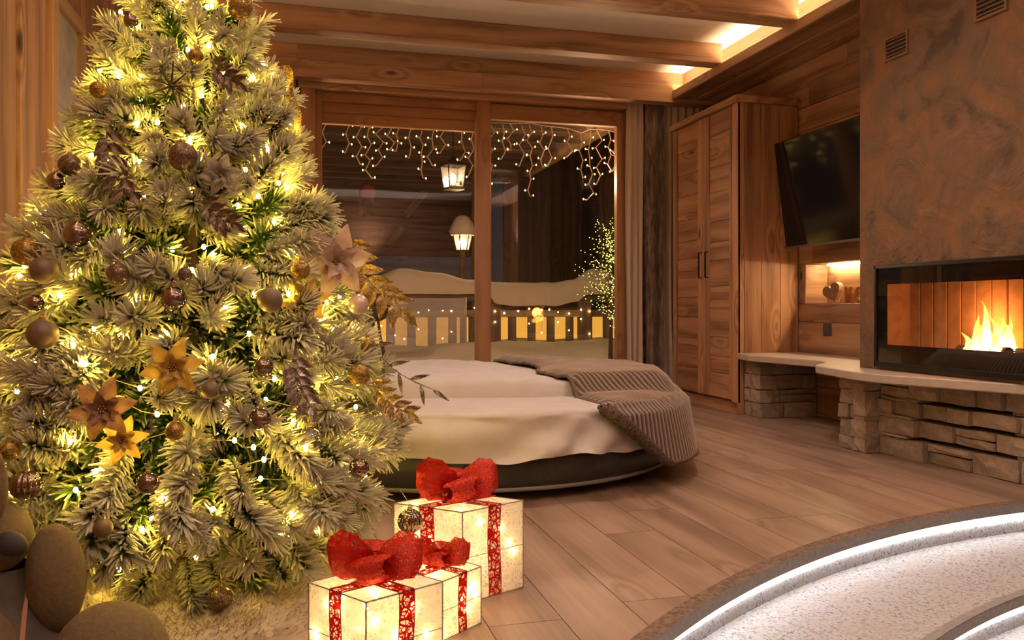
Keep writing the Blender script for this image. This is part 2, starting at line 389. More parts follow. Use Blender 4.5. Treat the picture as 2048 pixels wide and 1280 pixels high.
# heart and letters on the niche shelf
M_cork = plain('pale_cut_wood', (0.30, 0.16, 0.085), .7, nz=.3, nscale=30)
hp = []
for i in range(40):
    a = 2 * PI * i / 40; hp.append((0.0048 * 16 * math.sin(a) ** 3, 0.0048 * (13 * math.cos(a) - 5 * math.cos(2 * a) - 2 * math.cos(3 * a) - math.cos(4 * a)) + .08))
Mface = Matrix(((0, 0, -1, 0), (-1, 0, 0, 0), (0, 1, 0, 0), (0, 0, 0, 1)))
hy_ = onx(1668, 583, XR + .085).y
Mh = Matrix.Translation((XR + .085, hy_, .834)) @ Matrix.Rotation(math.radians(14), 4, 'Z') @ Mface @ Matrix.Translation((0, .075, 0)) @ Matrix.Rotation(math.radians(22), 4, 'Z') @ Matrix.Translation((0, -.075, 0))
MB().prism(hp, Mh, .05).build('wooden_heart', M_cork, at=(XR + .085, hy_, .83), label='thick wooden heart leaning in the lit niche', cat='ornament', bevel=.003)
M_brz = plain('bronze_letters', (0.33, 0.16, 0.06), .35, .6)
LH = onx(1700.5, 590, XR + .10).y
Ml = Matrix.Translation((XR + .10, LH, .83)) @ Mface
H = MB()
for x in (-.03, .03): H.prism([(x - .011, .0), (x + .011, 0), (x + .011, .115), (x - .011, .115)], Ml, .035)
for x in (-.03, .03):
    for z_ in (.0, .105): H.prism([(x - .019, z_), (x + .019, z_), (x + .019, z_ + .011), (x - .019, z_ + .011)], Ml, .038)
H.prism([(-.03, .05), (.03, .05), (.03, .066), (-.03, .066)], Ml, .03)
H.build('letter_h', M_brz, at=(XR + .10, LH, .83), label='bronze letter H standing beside the wooden heart', cat='letter')
O = MB(); Mo = Matrix.Translation((XR + .10, LH - .118, .83)) @ Mface
for k in range(28):
    a, c = 2 * PI * k / 28, 2 * PI * (k + 1) / 28
    O.prism([(.034 * math.cos(a), .0585 + .040 * math.sin(a)), (.052 * math.cos(a), .0585 + .0585 * math.sin(a)), (.052 * math.cos(c), .0585 + .0585 * math.sin(c)), (.034 * math.cos(c), .0585 + .040 * math.sin(c))], Mo, .035)
O.build('letter_o', M_brz, at=(XR + .10, LH - .118, .83), label='bronze letter O half hidden by the chimney', cat='letter')
# wall socket
sk = thing('wall_socket', (XR, 5.13, .64), 'dark grey square wall socket under the lit niche', 'socket')
M_dgrey = plain('dark_grey_plastic', (0.045, 0.05, 0.05), .45)
MB().box(XR - .010, XR + .001, 5.085, 5.175, .595, .685).build('cover_frame', M_dgrey, sk, bevel=.003)
MB().box(XR - .013, XR - .008, 5.10, 5.16, .61, .67).build('socket_plate', plain('socket_plate_grey', (.06, .065, .065), .4), sk, bevel=.002)

# ------------------------------------------------------------------ window (sliding glazed door)
WY = 6.90
wx0, wx1, wz1 = .16, 2.94, 2.55
w1 = thing('window_1', (1.5, WY, 0), 'wide sliding glass door in a larch frame facing the snowy terrace', 'window', kind='structure')
bxboard('jamb', wx0 - .0, wx0 + .055, WY - .02, WY + .14, 0, wz1, 'z', 'y', M_frame, w1)
bxboard('jamb', wx1 - .035, wx1 + .03, WY - .02, WY + .14, 0, wz1, 'z', 'y', M_frame, w1)
bxboard('head', wx0, wx1, WY - .005, WY + .14, 2.50, wz1 + .02, 'x', 'y', M_frame, w1)
bxboard('head_rail', wx0 + .055, 1.53, WY + .04, WY + .10, 2.42, 2.50, 'x', 'y', M_frame, w1)
bxboard('head_rail', wx0 + .055, 1.53, WY + .06, WY + .12, 2.33, 2.42, 'x', 'y', M_frame, w1)
bxboard('bottom_rail', wx0 + .055, 1.53, WY + .04, WY + .10, 0.03, .12, 'x', 'y', M_frame, w1)
bxboard('sash_stile', 1.505, 1.635, WY - .03, WY + .05, 0.03, 2.575, 'z', 'y', M_frame, w1)
bxboard('sash_stile', 2.80, 2.90, WY - .025, WY + .045, 0.03, 2.555, 'z', 'y', M_frame, w1)
bxboard('sash_head', 1.635, 2.80, WY - .028, WY + .045, 2.43, 2.56, 'x', 'y', M_frame, w1)
bxboard('sash_bottom', 1.635, 2.80, WY - .028, WY + .045, .03, .14, 'x', 'y', M_frame, w1)
bxboard('sill', wx0, wx1, WY - .03, WY + .16, -.01, .03, 'x', 'z', M_frame, w1)
MB().box(wx0 + .05, 1.56, WY + .065, WY + .075, .10, 2.36).build('pane', M_glass, w1)
MB().box(1.62, 2.82, WY + .005, WY + .013, .12, 2.45).build('pane', M_glass, w1)
# masonry round the window
wb = MB()
wb.box(XL - .1, wx0, WY - .0, WY + .14, 0, ZC); wb.box(wx1 + .03, XR + .3, WY, WY + .14, 0, ZC); wb.box(wx0, wx1 + .03, WY, WY + .14, wz1 + .02, ZC)
wb.build('wall_back', M_wall, kind='structure', label='timber clad wall around the sliding window', cat='wall')
bxboard('trim_9', .045, .16, WY - .10, WY + .01, 0, 2.63, 'z', 'y', M_frame, kind='structure', label='upright larch casing between curtain and window frame', cat='trim')
bxboard('trim_10', .02, 2.855, WY - .12, WY - .0, 2.572, 2.66, 'x', 'y', M_beam, kind='structure', label='timber board between header and window frame', cat='trim')

# ------------------------------------------------------------------ curtains
def cloth(name, c1, c2, scale, rough=.9, sheen=.3, stretch=(1, 1, 1)):
    m, nt, b, _ = newmat(name); q = N(nt)
    f = q.noise(q.mapping(q.coord(), stretch), scale, 4.0, .65)
    q.lk(q.ramp(f, [(.35, c2), (.65, c1)]), b.inputs['Base Color']); b.inputs['Roughness'].default_value = rough
    b.inputs['Sheen Weight'].default_value = sheen; bump(q, b, f, .15, .004); return m
M_cur = cloth('beige_curtain_linen', (0.72, 0.58, 0.47), (0.64, 0.51, 0.41), 120)
M_fur = cloth('brown_textured_curtain', (0.27, 0.185, 0.13), (0.06, 0.04, 0.03), 55, stretch=(1, 1, .12))
M_gcur = cloth('grey_curtain', (0.20, 0.165, 0.145), (0.11, 0.09, 0.08), 60, stretch=(1, 1, .15))
def curtain(name, x0, x1, y, folds, amp, mat, label, flare=0.0, z0=.02, z1=2.66, tex=0):
    def fn(a, b_):
        z_ = z0 + (z1 - z0) * b_; sway = flare * (1 - b_) ** 2
        x = x0 + (x1 - x0) * a + sway * (a + .3) + .006 * math.sin(7 * b_ + a * 9)
        ph = 2 * PI * folds * a
        am = amp * (.75 + .25 * math.sin(3.1 * b_ + 5 * a)) * (1 if b_ < .93 else .8)
        return (x, y + am * math.sin(ph + .5 * math.sin(2.2 * b_ + a * 4)) + tex * mn.noise(Vector((a * 60, b_ * 30, 3))), z_)
    MB().grid(fn, int(folds * 14), 26).build(name, mat, at=((x0 + x1) / 2, y, z0), smooth=True, label=label, cat='curtain')
curtain('curtain', 2.865, 3.035, 6.818, 3.2, .026, M_cur, 'smooth beige curtain hanging against the window jamb')
curtain('curtain', 3.02, 3.20, 6.755, 1.6, .022, M_fur, 'dark brown crinkled curtain between two beige panels', tex=.008)
curtain('curtain', 3.17, 3.62, 6.825, 6.5, .032, M_cur, 'beige curtain disappearing behind the wardrobe', flare=.05)
curtain('curtain', -.055, .008, 6.785, 1.6, .022, M_cur, 'narrow beige curtain behind the tree beside the window casing')
curtain('curtain', -.44, -.062, 6.785, 5.0, .03, M_gcur, 'grey curtain hidden behind the flocked tree')

# ------------------------------------------------------------------ wardrobe
wd = thing('wardrobe', (3.45, 6.0, 0), 'tall two-door spruce wardrobe with black handles beside the window', 'wardrobe')
WX, wy0, wy1, wz = 3.20, 5.48, 6.56, 2.335
bxboard('plinth', WX + .02, XR - .004, wy0 + .01, wy1, 0, .085, 'y', 'x', M_ward, wd)
bxboard('cornice', WX - .035, XR - .004, wy0 - .03, wy1, wz, wz + .05, 'y', 'z', M_ward, wd, bevel=.006)
for a, b_ in [(WX, WX + .055), (WX + .055, WX + .20), (WX + .20, WX + .36), (WX + .36, XR - .003)]:
    bxboard('side_plank', a, b_ - .002, wy0, wy0 + .022, .0, wz, 'z', 'y', M_ward, wd)
bxboard('corner_stile', WX - .004, WX + .02, wy0, wy0 + .085, .085, wz, 'z', 'x', M_ward, wd)
bxboard('corner_stile', WX - .004, WX + .02, wy1 - .06, wy1, .085, wz, 'z', 'x', M_ward, wd)
MB().box(WX + .03, XR - .01, wy0 + .022, wy1 - .005, .085, wz).build('carcass', M_ward, wd)
def wdoor(y0, y1, stile_lo, stile_hi, hy):
    d = bxboard('door', WX + .008, WX + .028, y0, y1, .10, wz - .004, 'z', 'x', M_ward, wd)
    bxboard('door_stile', WX - .008, WX + .010, y0, y0 + stile_lo, .10, wz - .004, 'z', 'x', M_ward, d)
    bxboard('door_stile', WX - .008, WX + .010, y1 - stile_hi, y1, .10, wz - .004, 'z', 'x', M_ward, d)
    z_ = .10
    while z_ < wz - .03:
        h = min(rnd.uniform(.13, .26), wz - .004 - z_)
        if wz - .004 - z_ - h < .06: h = wz - .004 - z_
        bxboard('door_plank', WX - .002 + rnd.uniform(0, .002), WX + .009, y0 + stile_lo, y1 - stile_hi, z_ + .001, z_ + h - .001, 'y', 'x', M_ward, d); z_ += h
    hb = MB(); hb.tube([(WX - .006, hy, 1.245), (WX - .034, hy, 1.245), (WX - .034, hy, 1.04), (WX - .006, hy, 1.04)], .0065, 8)
    hb.build('handle', M_black, d, label='black bar handle')
wdoor(6.012, wy1 - .062, .085, .03, 6.03)
wdoor(wy0 + .087, 6.008, .03, .10, 5.925)

# ------------------------------------------------------------------ television
tv = thing('television', (3.45, 4.9, 1.6), 'black flat television tilted forward on the plank wall', 'television')
a_, b_, c_, d_ = onx(1553, 293, 3.40), onx(1570, 497, 3.50), Vector((3.40, 4.19, 2.0)), Vector((3.50, 4.19, 1.235))
a_.y = b_.y = 5.32; a_.z = 2.0; b_.z = 1.235
ex = (c_ - a_).normalized(); ez = (a_ - b_).normalized(); nrm = ex.cross(ez).normalized()
if nrm.x > 0: nrm = -nrm
cen = (a_ + b_ + c_ + d_) / 4; Wt, Ht = (c_ - a_).length, (a_ - b_).length
Mt = Matrix((ex, ez, nrm)).transposed().to_4x4(); Mt.translation = cen
def tbox(mb, x0, x1, y0, y1, z0, z1, M):
    k = MB().box(x0, x1, y0, y1, z0, z1); mb.add([M @ Vector(p) for p in k.v], k.f)
mb = MB(); tbox(mb, -Wt / 2, Wt / 2, -Ht / 2, Ht / 2, -.035, -.001, Mt); mb.build('casing', M_black, tv, bevel=.004)
mb = MB(); tbox(mb, -Wt / 2 + .008, Wt / 2 - .008, -Ht / 2 + .014, Ht / 2 - .008, -.001, .0015, Mt)
mb.build('screen', plain('glossy_black_screen', (.006, .006, .007), .09, spec=.6), tv)
mb = MB(); tbox(mb, -Wt / 2, Wt / 2, -Ht / 2 - .004, -Ht / 2 + .012, -.002, .004, Mt); mb.build('bottom_bezel', plain('dark_chrome', (.25, .22, .2), .3, .9), tv)
mb = MB().tube([cen - nrm * .03, Vector((XR + .005, cen.y, 1.62))], .03, 10); mb.box(XR - .02, XR + .003, cen.y - .2, cen.y + .2, 1.45, 1.8); mb.build('wall_mount', M_black, tv)

# ------------------------------------------------------------------ chimney and fireplace
def stucco():
    m, nt, b, _ = newmat('earthy_trowelled_plaster'); q = N(nt); c = q.coord()
    a = q.noise(c, 2.4, 7.0, .62, 1.6); e = q.noise(c, 4.2, 5.0, .55, 1.7); g = q.noise(q.mapping(c, (1, 1, .7)), 6.0, 4.0, .5, 1.0)
    col = q.ramp(a, [(.34, (.075, .045, .026)), (.47, (.18, .100, .056)), (.58, (.235, .105, .042)), (.68, (.23, .128, .068))])
    col = q.mix(q.math('MULTIPLY', q.ramp(e, [(.46, (0, 0, 0)), (.56, (1, 1, 1))]), .6), col, (.155, .090, .048))
    q.lk(col, b.inputs['Base Color']); b.inputs['Roughness'].default_value = .8
    bump(q, b, q.math('ADD', g, q.math('MULTIPLY', e, 1.6)), .55, .03); return m
M_stuc = stucco()
CX, cy0, cy1 = 3.10, 2.45, 3.985
SZ = .46      # slab top
fy0, fy1, fz0, fz1 = 2.80, 3.845, .475, 1.03
ch = thing('chimney_breast', (3.4, 3.2, SZ), 'earthy brown trowelled plaster chimney breast above the fireplace', 'chimney')
mb = MB(); XE, ZE = XR - .004, ZC - .002; mb.box(CX, XE, fy1, cy1, SZ, ZE); mb.box(CX, XE, cy0, fy0, SZ, ZE); mb.box(CX, XE, fy0, fy1, fz1, ZE); mb.box(CX, XE, fy0, fy1, SZ, fz0)
mb.build('plaster_body', M_stuc, ch)
fp = thing('fireplace', (3.3, 3.3, fz0), 'glazed black fireplace insert with flames behind the glass', 'fireplace')
gy0, gy1, gz0, gz1 = 2.895, 3.757, .60, .925
M_blk2 = plain('black_enamel', (.012, .010, .009), .28)
mb = MB(); X0, X1 = CX - .022, CX + .02
for (p0, p1, q0, q1) in [(fy0, fy0 + .016, fz0, fz1), (fy1 - .016, fy1, fz0, fz1), (fy0, fy1, fz1 - .02, fz1), (fy0, fy1, fz0, fz0 + .03)]:
    mb.box(X0, X1, p0, p1, q0, q1)
mb.build('frame', M_blk2, fp, bevel=.003)
mb = MB()
for (p0, p1, q0, q1) in [(fy0 + .016, gy0, fz0 + .03, fz1 - .02), (gy1, fy1 - .016, fz0 + .03, fz1 - .02), (gy0, gy1, gz1, fz1 - .02), (gy0, gy1, fz0 + .03, gz0)]:
    mb.box(CX - .010, CX - .004, p0, p1, q0, q1)
mb.build('glass_border', plain('black_printed_glass', (.010, .008, .007), .08), fp)
MB().box(CX - .0115, CX - .0105, fy0 + .016, fy1 - .016, fz0 + .03, fz1 - .02).build('glass', pane('fire_glass', (1, .97, .94), .05), fp)
M_cham = plain('chamotte_plate', (.42, .20, .09), .8, nz=.25, nscale=18, bmp=.15)
ndp = 10
for i in range(ndp):
    a = gy0 - .03 + (gy1 + .04 - gy0 + .03) * i / ndp; b_ = gy0 - .03 + (gy1 + .04 - gy0 + .03) * (i + 1) / ndp
    MB().box(CX + .16, CX + .18, a + .003, b_ - .003, gz0 - .05, gz1 + .05).build('back_plate', M_cham, fp, bevel=.004)
MB().box(CX + .0, CX + .16, gy1 + .022, gy1 + .042, gz0 - .05, gz1 + .05).build('side_plate', M_cham, fp)
MB().box(CX + .0, CX + .16, gy0 - .042, gy0 - .022, gz0 - .05, gz1 + .05).build('side_plate', M_cham, fp)
MB().box(CX + .0, CX + .18, gy0 - .04, gy1 + .04, gz0 - .06, gz0 - .04).build('hearth', M_cham, fp)
MB().box(CX + .0, CX + .18, gy0 - .04, gy1 + .04, gz1 + .05, gz1 + .07).build('firebox_top', M_blk2, fp)
# logs and flames
for (p, q_) in [((3.22, 3.00, .585), (3.17, 3.34, .59)), ((3.16, 3.04, .59), (3.22, 3.32, .60))]:
    MB().tube([p, q_], .028, 10).build('log', plain('charred_log', (.05, .025, .015), .9, nz=.5, nscale=30), fp)
def flame_mat():
    m, nt, b, out = newmat('flame'); q = N(nt); nt.nodes.remove(b)
    zz = q.n('ShaderNodeSeparateXYZ', {0: q.coord('Generated')}).outputs[2]
    col = q.ramp(zz, [(0, (1, .62, .20)), (.45, (1, .50, .08)), (1, (1, .30, .02))])
    e = q.n('ShaderNodeEmission', {0: col, 1: q.n('ShaderNodeMapRange', {0: zz, 3: 20.0, 4: 3.0}).outputs[0]})
    lw = q.n('ShaderNodeLayerWeight', {0: .35}).outputs['Facing']
    tr = q.n('ShaderNodeBsdfTransparent'); q.lk(q.n('ShaderNodeMixShader', {0: q.math('MULTIPLY', lw, .75), 1: e.outputs[0], 2: tr.outputs[0]}).outputs[0], out.inputs[0])
    return m
M_fl = flame_mat()
fg = random.Random(5)
for i in range(26):
    q_ = i / 25; by = 3.06 + .22 * q_; bx = 3.18 + fg.uniform(-.03, .03); h = (.085 + .05 * fg.random()) * (1.0 if i % 3 else 1.5) * (1.35 if i in (9, 10, 12) else 1); lean = fg.uniform(-.03, .05); pts, rr = [], []
    for k in range(10):
        s_ = k / 9; pts.append((bx + .010 * math.sin(5 * s_ + i), by + lean * s_ * s_ + .016 * s_ * math.sin(7 * s_ + 2 * i), .566 + h * s_)); rr.append(max(.0006, .026 * (1 - s_) ** 1.1 * (1 + .9 * s_)))
    MB().tube(pts, rr, 8).build('flame', M_fl, fp, smooth=True)
lamp('fire_light', 'POINT', (3.165, 3.20, .73), 5.5, (1.0, .42, .12), shadow_soft_size=.07)
# air vents
def vent(y0, y1, z0, z1, label):
    v = thing('air_vent', (CX, (y0 + y1) / 2, z0), label, 'vent')
    mb = MB(); f = .012
    for (p0, p1, q0, q1) in [(y0, y0 + f, z0, z1), (y1 - f, y1, z0, z1), (y0 + f, y1 - f, z0, z0 + f), (y0 + f, y1 - f, z1 - f, z1)]: mb.box(CX - .012, CX + .002, p0, p1, q0, q1)
    mb.build('frame', plain('brown_painted_metal', (.22, .10, .045), .5), v)
    MB().box(CX - .0025, CX - .0005, y0 + f, y1 - f, z0 + f, z1 - f).build('duct', M_shadow, v)
    for k in range(5):
        zz = z0 + f + (z1 - z0 - 2 * f) * (k + .5) / 5
        MB().box(CX - .010, CX - .003, y0 + f, y1 - f, zz - .003, zz + .004).build('slat', plain('slat_metal', (.16, .08, .04), .5) if k == 0 and 'slat_metal' not in bpy.data.materials else bpy.data.materials['slat_metal'], v)
vent(3.60, 3.775, 2.13, 2.255, 'brown slatted air vent on the plaster near the television')
vent(2.985, 3.165, 2.14, 2.27, 'brown slatted air vent on the plaster above the flames')

# ------------------------------------------------------------------ stone bench
M_slab = plain('beige_limestone_slab', (.50, .40, .33), .45, nz=.12, nscale=25, bmp=.05)
def stone_mat():
    m, nt, b, _ = newmat('rough_quarry_stone'); q = N(nt); c = q.coord(); oi = q.n('ShaderNodeObjectInfo').outputs['Random']
    f = q.noise(c, 22, 6, .65); g = q.noise(c, 5, 2)
    col = q.ramp(f, [(.3, (.25, .175, .12)), (.7, (.46, .335, .24))]); col = q.mix(q.math('MULTIPLY', g, .4), col, (.26, .21, .16))
    q.lk(q.n('ShaderNodeHueSaturation', {'Value': q.math('MULTIPLY_ADD', oi, .45, .78), 'Color': col}).outputs[0], b.inputs['Base Color'])
    b.inputs['Roughness'].default_value = .85; bump(q, b, f, .6, .01); return m
M_stone = stone_mat()
bench = thing('stone_bench', (3.3, 4.3, 0), 'limestone slab bench on rough stacked stone supports below the fireplace', 'bench')
def smooth_corner(pts, corner_idx, r=.06, n=6):
    out = []
    for i, p in enumerate(pts):
        p = Vector(p)
        if i in corner_idx:
            a = (Vector(pts[i - 1]) - p).normalized(); b2 = (Vector(pts[(i + 1) % len(pts)]) - p).normalized()
            rr = corner_idx[i]
            for k in range(n + 1):
                t_ = k / n; out.append(tuple((p + a * rr) * (1 - t_) ** 2 + p * 2 * t_ * (1 - t_) + (p + b2 * rr) * t_ ** 2))
        else: out.append(tuple(p))
    return out
SP = [(3.19, 5.47), (3.13, 5.22), (3.235, 4.62), (3.23, 4.44), (2.955, 4.22), (2.83, 3.62), (3.10, 2.90), (3.16, 2.45), (XR - .004, 2.45), (XR - .004, 5.47)]
SP = smooth_corner(SP, {3: .12, 4: .10, 5: .2, 2: .05})
MB().prism(SP, Matrix.Translation((0, 0, SZ - .0225)), .045).build('slab', M_slab, bench, bevel=.006)
def stone(y0, y1, z0, z1, xf, depth, nrmaxis='x', par=None):
    """one roughly split stone; face towards -X (or -Y)"""
    n1, n2 = 3, 2; g = .003
    a0, a1, b0, b1 = y0 + g, y1 - g, z0 + g, z1 - g
    vs_, fs_ = [], []; pr = rnd.uniform(-.010, .010); sd = rnd.uniform(0, 99)
    for i in range(n1 + 1):
        for j in range(n2 + 1):
            edge = i in (0, n1) or j in (0, n2)
            a = a0 + (a1 - a0) * i / n1 + (rnd.uniform(-.003, .003)); b = b0 + (b1 - b0) * j / n2 + rnd.uniform(-.003, .003)
            d = xf + pr + (.008 if edge else 0) + rnd.uniform(-.004, .004)
            vs_.append((d, a, b) if nrmaxis == 'x' else (a, d, b))
    w = n2 + 1
    for i in range(n1):
        for j in range(n2): fs_.append((i * w + j, (i + 1) * w + j, (i + 1) * w + j + 1, i * w + j + 1))
    ring = [i * w for i in range(n1 + 1)] + [n1 * w + j for j in range(1, n2 + 1)] + [i * w + n2 for i in range(n1 - 1, -1, -1)] + [j for j in range(n2 - 1, 0, -1)]
    base = len(vs_)
    for k in ring:
        p = list(vs_[k]); p[0 if nrmaxis == 'x' else 1] = xf + depth; vs_.append(tuple(p))
    m_ = len(ring)
    for k in range(m_): fs_.append((ring[k], ring[(k + 1) % m_], base + (k + 1) % m_, base + k))
    c = Vector(vs_[0]); mb = MB().add(vs_, fs_)
    mb.build('stone', M_stone, par, at=c)
def stone_wall(y0, y1, z0, z1, xf, rows_, lens, depth, ax='x', skip=(), xf2=None):
    zz = z0
    for k, hgt in enumerate(rows_):
        y = y0
        while y < y1 - 1e-3:
            L = rnd.uniform(*lens)
            if y1 - y - L < lens[0] * .6: L = y1 - y
            fx = xf if xf2 is None else xf + (xf2 - xf) * ((y + L / 2) - y0) / (y1 - y0)
            if L > .2 and rnd.random() < .35:
                hh = hgt * rnd.uniform(.35, .65); stone(y, y + L, zz, zz + hh, fx, depth, ax, bench); stone(y, y + L, zz + hh, zz + hgt, fx, depth, ax, bench)
            else: stone(y, y + L, zz, zz + hgt, fx, depth, ax, bench)
            y += L
        zz += hgt
    return zz
ZS = SZ - .045
# far support below the wardrobe side
stone_wall(5.235, 5.46, 0, ZS, 3.235, [.11, .095, .105, .105], (.1, .2), .1)
stone_wall(3.24, XR - .008, 0, ZS, 5.245, [.11, .095, .105, .105], (.13, .27), .1, 'y')
MB().box(3.27, XR - .005, 5.29, 5.46, 0, ZS).build('core', M_shadow, bench)
# pilaster and long wall under the fire
stone_wall(3.84, 4.07, 0, ZS, 3.02, [.075, .10, .08, .085, .075], (.09, .15), .12)
stone_wall(3.02, 3.12, 0, ZS, 3.842, [.11, .09, .10, .115], (.2, .3), .1, 'y')
MB().box(3.06, XR - .005, 3.89, 4.06, 0, ZS).build('core', M_shadow, bench)
zz = 0
slots = []
for k, (hh, gap) in enumerate([(.105, .017), (.088, .017), (.075, .017), (.096, 0)]):
    y = 2.45
    while y < 3.83:
        L = rnd.uniform(.13, .30)
        if 3.84 - y - L < .09: L = 3.84 - y
        fx = 3.205 + (3.085 - 3.205) * (y - 2.45) / 1.39 - .0
        if rnd.random() < .3 and L > .18:
            h2 = hh * rnd.uniform(.4, .65); stone(y, y + L, zz, zz + h2, fx, .12, 'x', bench); stone(y, y + L, zz + h2, zz + hh, fx, .12, 'x', bench)
        else: stone(y, y + L, zz, zz + hh, fx, .12, 'x', bench)
        y += L
    zz += hh
    if gap:
        for (p0, p1) in ([(2.45, 3.02 + .02 * k), (3.62 - .03 * k, 3.84)]):
            fx = 3.205 - .12 * ((p0 + p1) / 2 - 2.45) / 1.39
            stone(p0, p1, zz - .002, zz + gap + .002, fx + .004, .11, 'x', bench)
        zz += gap
stone_wall(3.21, XR - .01, 0, ZS, 2.452, [.105, .105, .092, .113], (.13, .26), .05, 'y')
MB().box(3.26, XR - .005, 2.50, 3.85, 0, ZS).build('core', M_shadow, bench)

# ------------------------------------------------------------------ round bed
BC = (0.89, 4.30); BR = 1.08
bed = thing('round_bed', (BC[0], BC[1], 0), 'low round bed with a dark leather base and white mattress', 'bed')
M_lea = plain('dark_grey_leather', (.035, .031, .029), .42, nz=.3, nscale=40, bmp=.1)
MB().lathe([(.001, .055), (BR - .05, .055), (BR - .012, .06), (BR, .075), (BR + .012, .12), (BR + .012, .20), (BR - .02, .23), (.001, .23)], 96, (BC[0], BC[1], 0)).build('base_drum', M_lea, bed, smooth=True)
MB().lathe([(BR - .03, .047), (BR - .006, .047), (BR - .003, .056), (BR - .006, .064), (BR - .03, .064)], 96, (BC[0], BC[1], 0)).build('base_piping', plain('grey_piping', (.20, .18, .165), .35), bed, smooth=True)
for k in range(6):
    a = PI / 6 + k * PI / 3 + .15; c = (BC[0] + .88 * math.cos(a), BC[1] + .88 * math.sin(a))
    MB().lathe([(.001, 0), (.03, 0), (.035, .06), (.001, .06)], 14, (c[0], c[1], 0)).build('foot', M_black, bed)
M_sheet = cloth('white_cotton', (.56, .50, .48), (.51, .455, .435), 8, sheen=.1)
def sheet_pt(a, b_):
    th = 2 * PI * a; cx_, sn = math.cos(th), math.sin(th)
    P = Vector((cx_, sn, 0))
    if b_ < .45: r_ = (BR + .0) * b_ / .45; z_ = .372
    elif b_ < .6:
        q_ = (b_ - .45) / .15 * PI / 2; r_ = BR + .02 * math.sin(q_); z_ = .372 - .022 * (1 - math.cos(q_))
    else:
        q_ = (b_ - .6) / .4; r_ = BR + .02 + .040 * q_; z_ = .35 - .165 * q_
        fold = .014 * math.sin(th * 17 + 5 * q_ + 3 * math.sin(th * 5)) * (.3 + q_) + .034 * mn.noise(Vector((cx_ * 5, sn * 5, q_ * 1.4 + 7)))
        sg_ = math.degrees(math.atan2(sn, cx_))
        if -66 < sg_ < 82: fold = .4 * min(fold, 0) - .008 * q_
        r_ += fold; z_ += .013 * math.sin(th * 9 + 1.3) * q_ ** 2 + .012 * mn.noise(Vector((cx_ * 9, sn * 9, 2)))
    if b_ < .5: z_ += .006 * mn.noise(Vector((P.x * r_ * 4, P.y * r_ * 4, 1)))
    return (BC[0] + cx_ * r_, BC[1] + sn * r_, z_)
MB().grid(sheet_pt, 260, 36).build('mattress_sheet', M_sheet, bed, smooth=True)
# duvet folded over the far part
def duvet_h(x, y):
    s_ = min(1, max(0, (y - 3.70 - .06 * math.sin(x * 3.1 + .6)) / .09)); s_ = s_ * s_ * (3 - 2 * s_)
    return s_
dv = MB()
def duvet_top(a, b_):
    y = 3.79 + .06 * math.sin(min(1.30, BC[0] + .99 * (2 * a - 1)) * 3.1 + .6) + b_ ** 1.3 * 1.60
    y = min(y, BC[1] + 1.075)
    hw = math.sqrt(max(.0004, 1.09 ** 2 - (y - BC[1]) ** 2)); x = BC[0] + hw * (2 * a - 1); th_ = math.atan2(y - BC[1], max(.05, x - BC[0])); x = min(x, BC[0] + .40 + .05 * math.sin(th_ * 3) + .05)
    e = max(0, 1.095 - math.hypot(x - BC[0], y - BC[1])); fl = math.sin(min(1, e / .12) * PI / 2)
    s_ = min(1.0, b_ / .055); s_ = math.sin(s_ * PI / 2)
    bf = min(1, (1 - b_) / .05); bf = math.sin(bf * PI / 2)
    h = .366 + .092 * s_ * (.12 + .88 * fl) * (.3 + .7 * bf)
    wr_ = .022 * mn.noise(Vector((x * 3, y * 8, 4))) + .012 * mn.noise(Vector((x * 13 + y * 4, y * 10, 9)))
    wr_ += .010 * math.sin(x * 22 + 9 * y) * max(0, 1 - abs(b_ - .07) / .1) * max(0, (x - .9) / .6)
    return (x, y, h + wr_ * s_ * fl * min(1, max(0, (1.35 - x) / .3)) - .016 * min(1, max(0, (x - 1.12) / .16)))
dv.grid(duvet_top, 90, 70)
dv.build('duvet', M_sheet, at=(BC[0], BC[1], .374), smooth=True, label='white rumpled duvet lying on the far half of the round bed', cat='duvet')
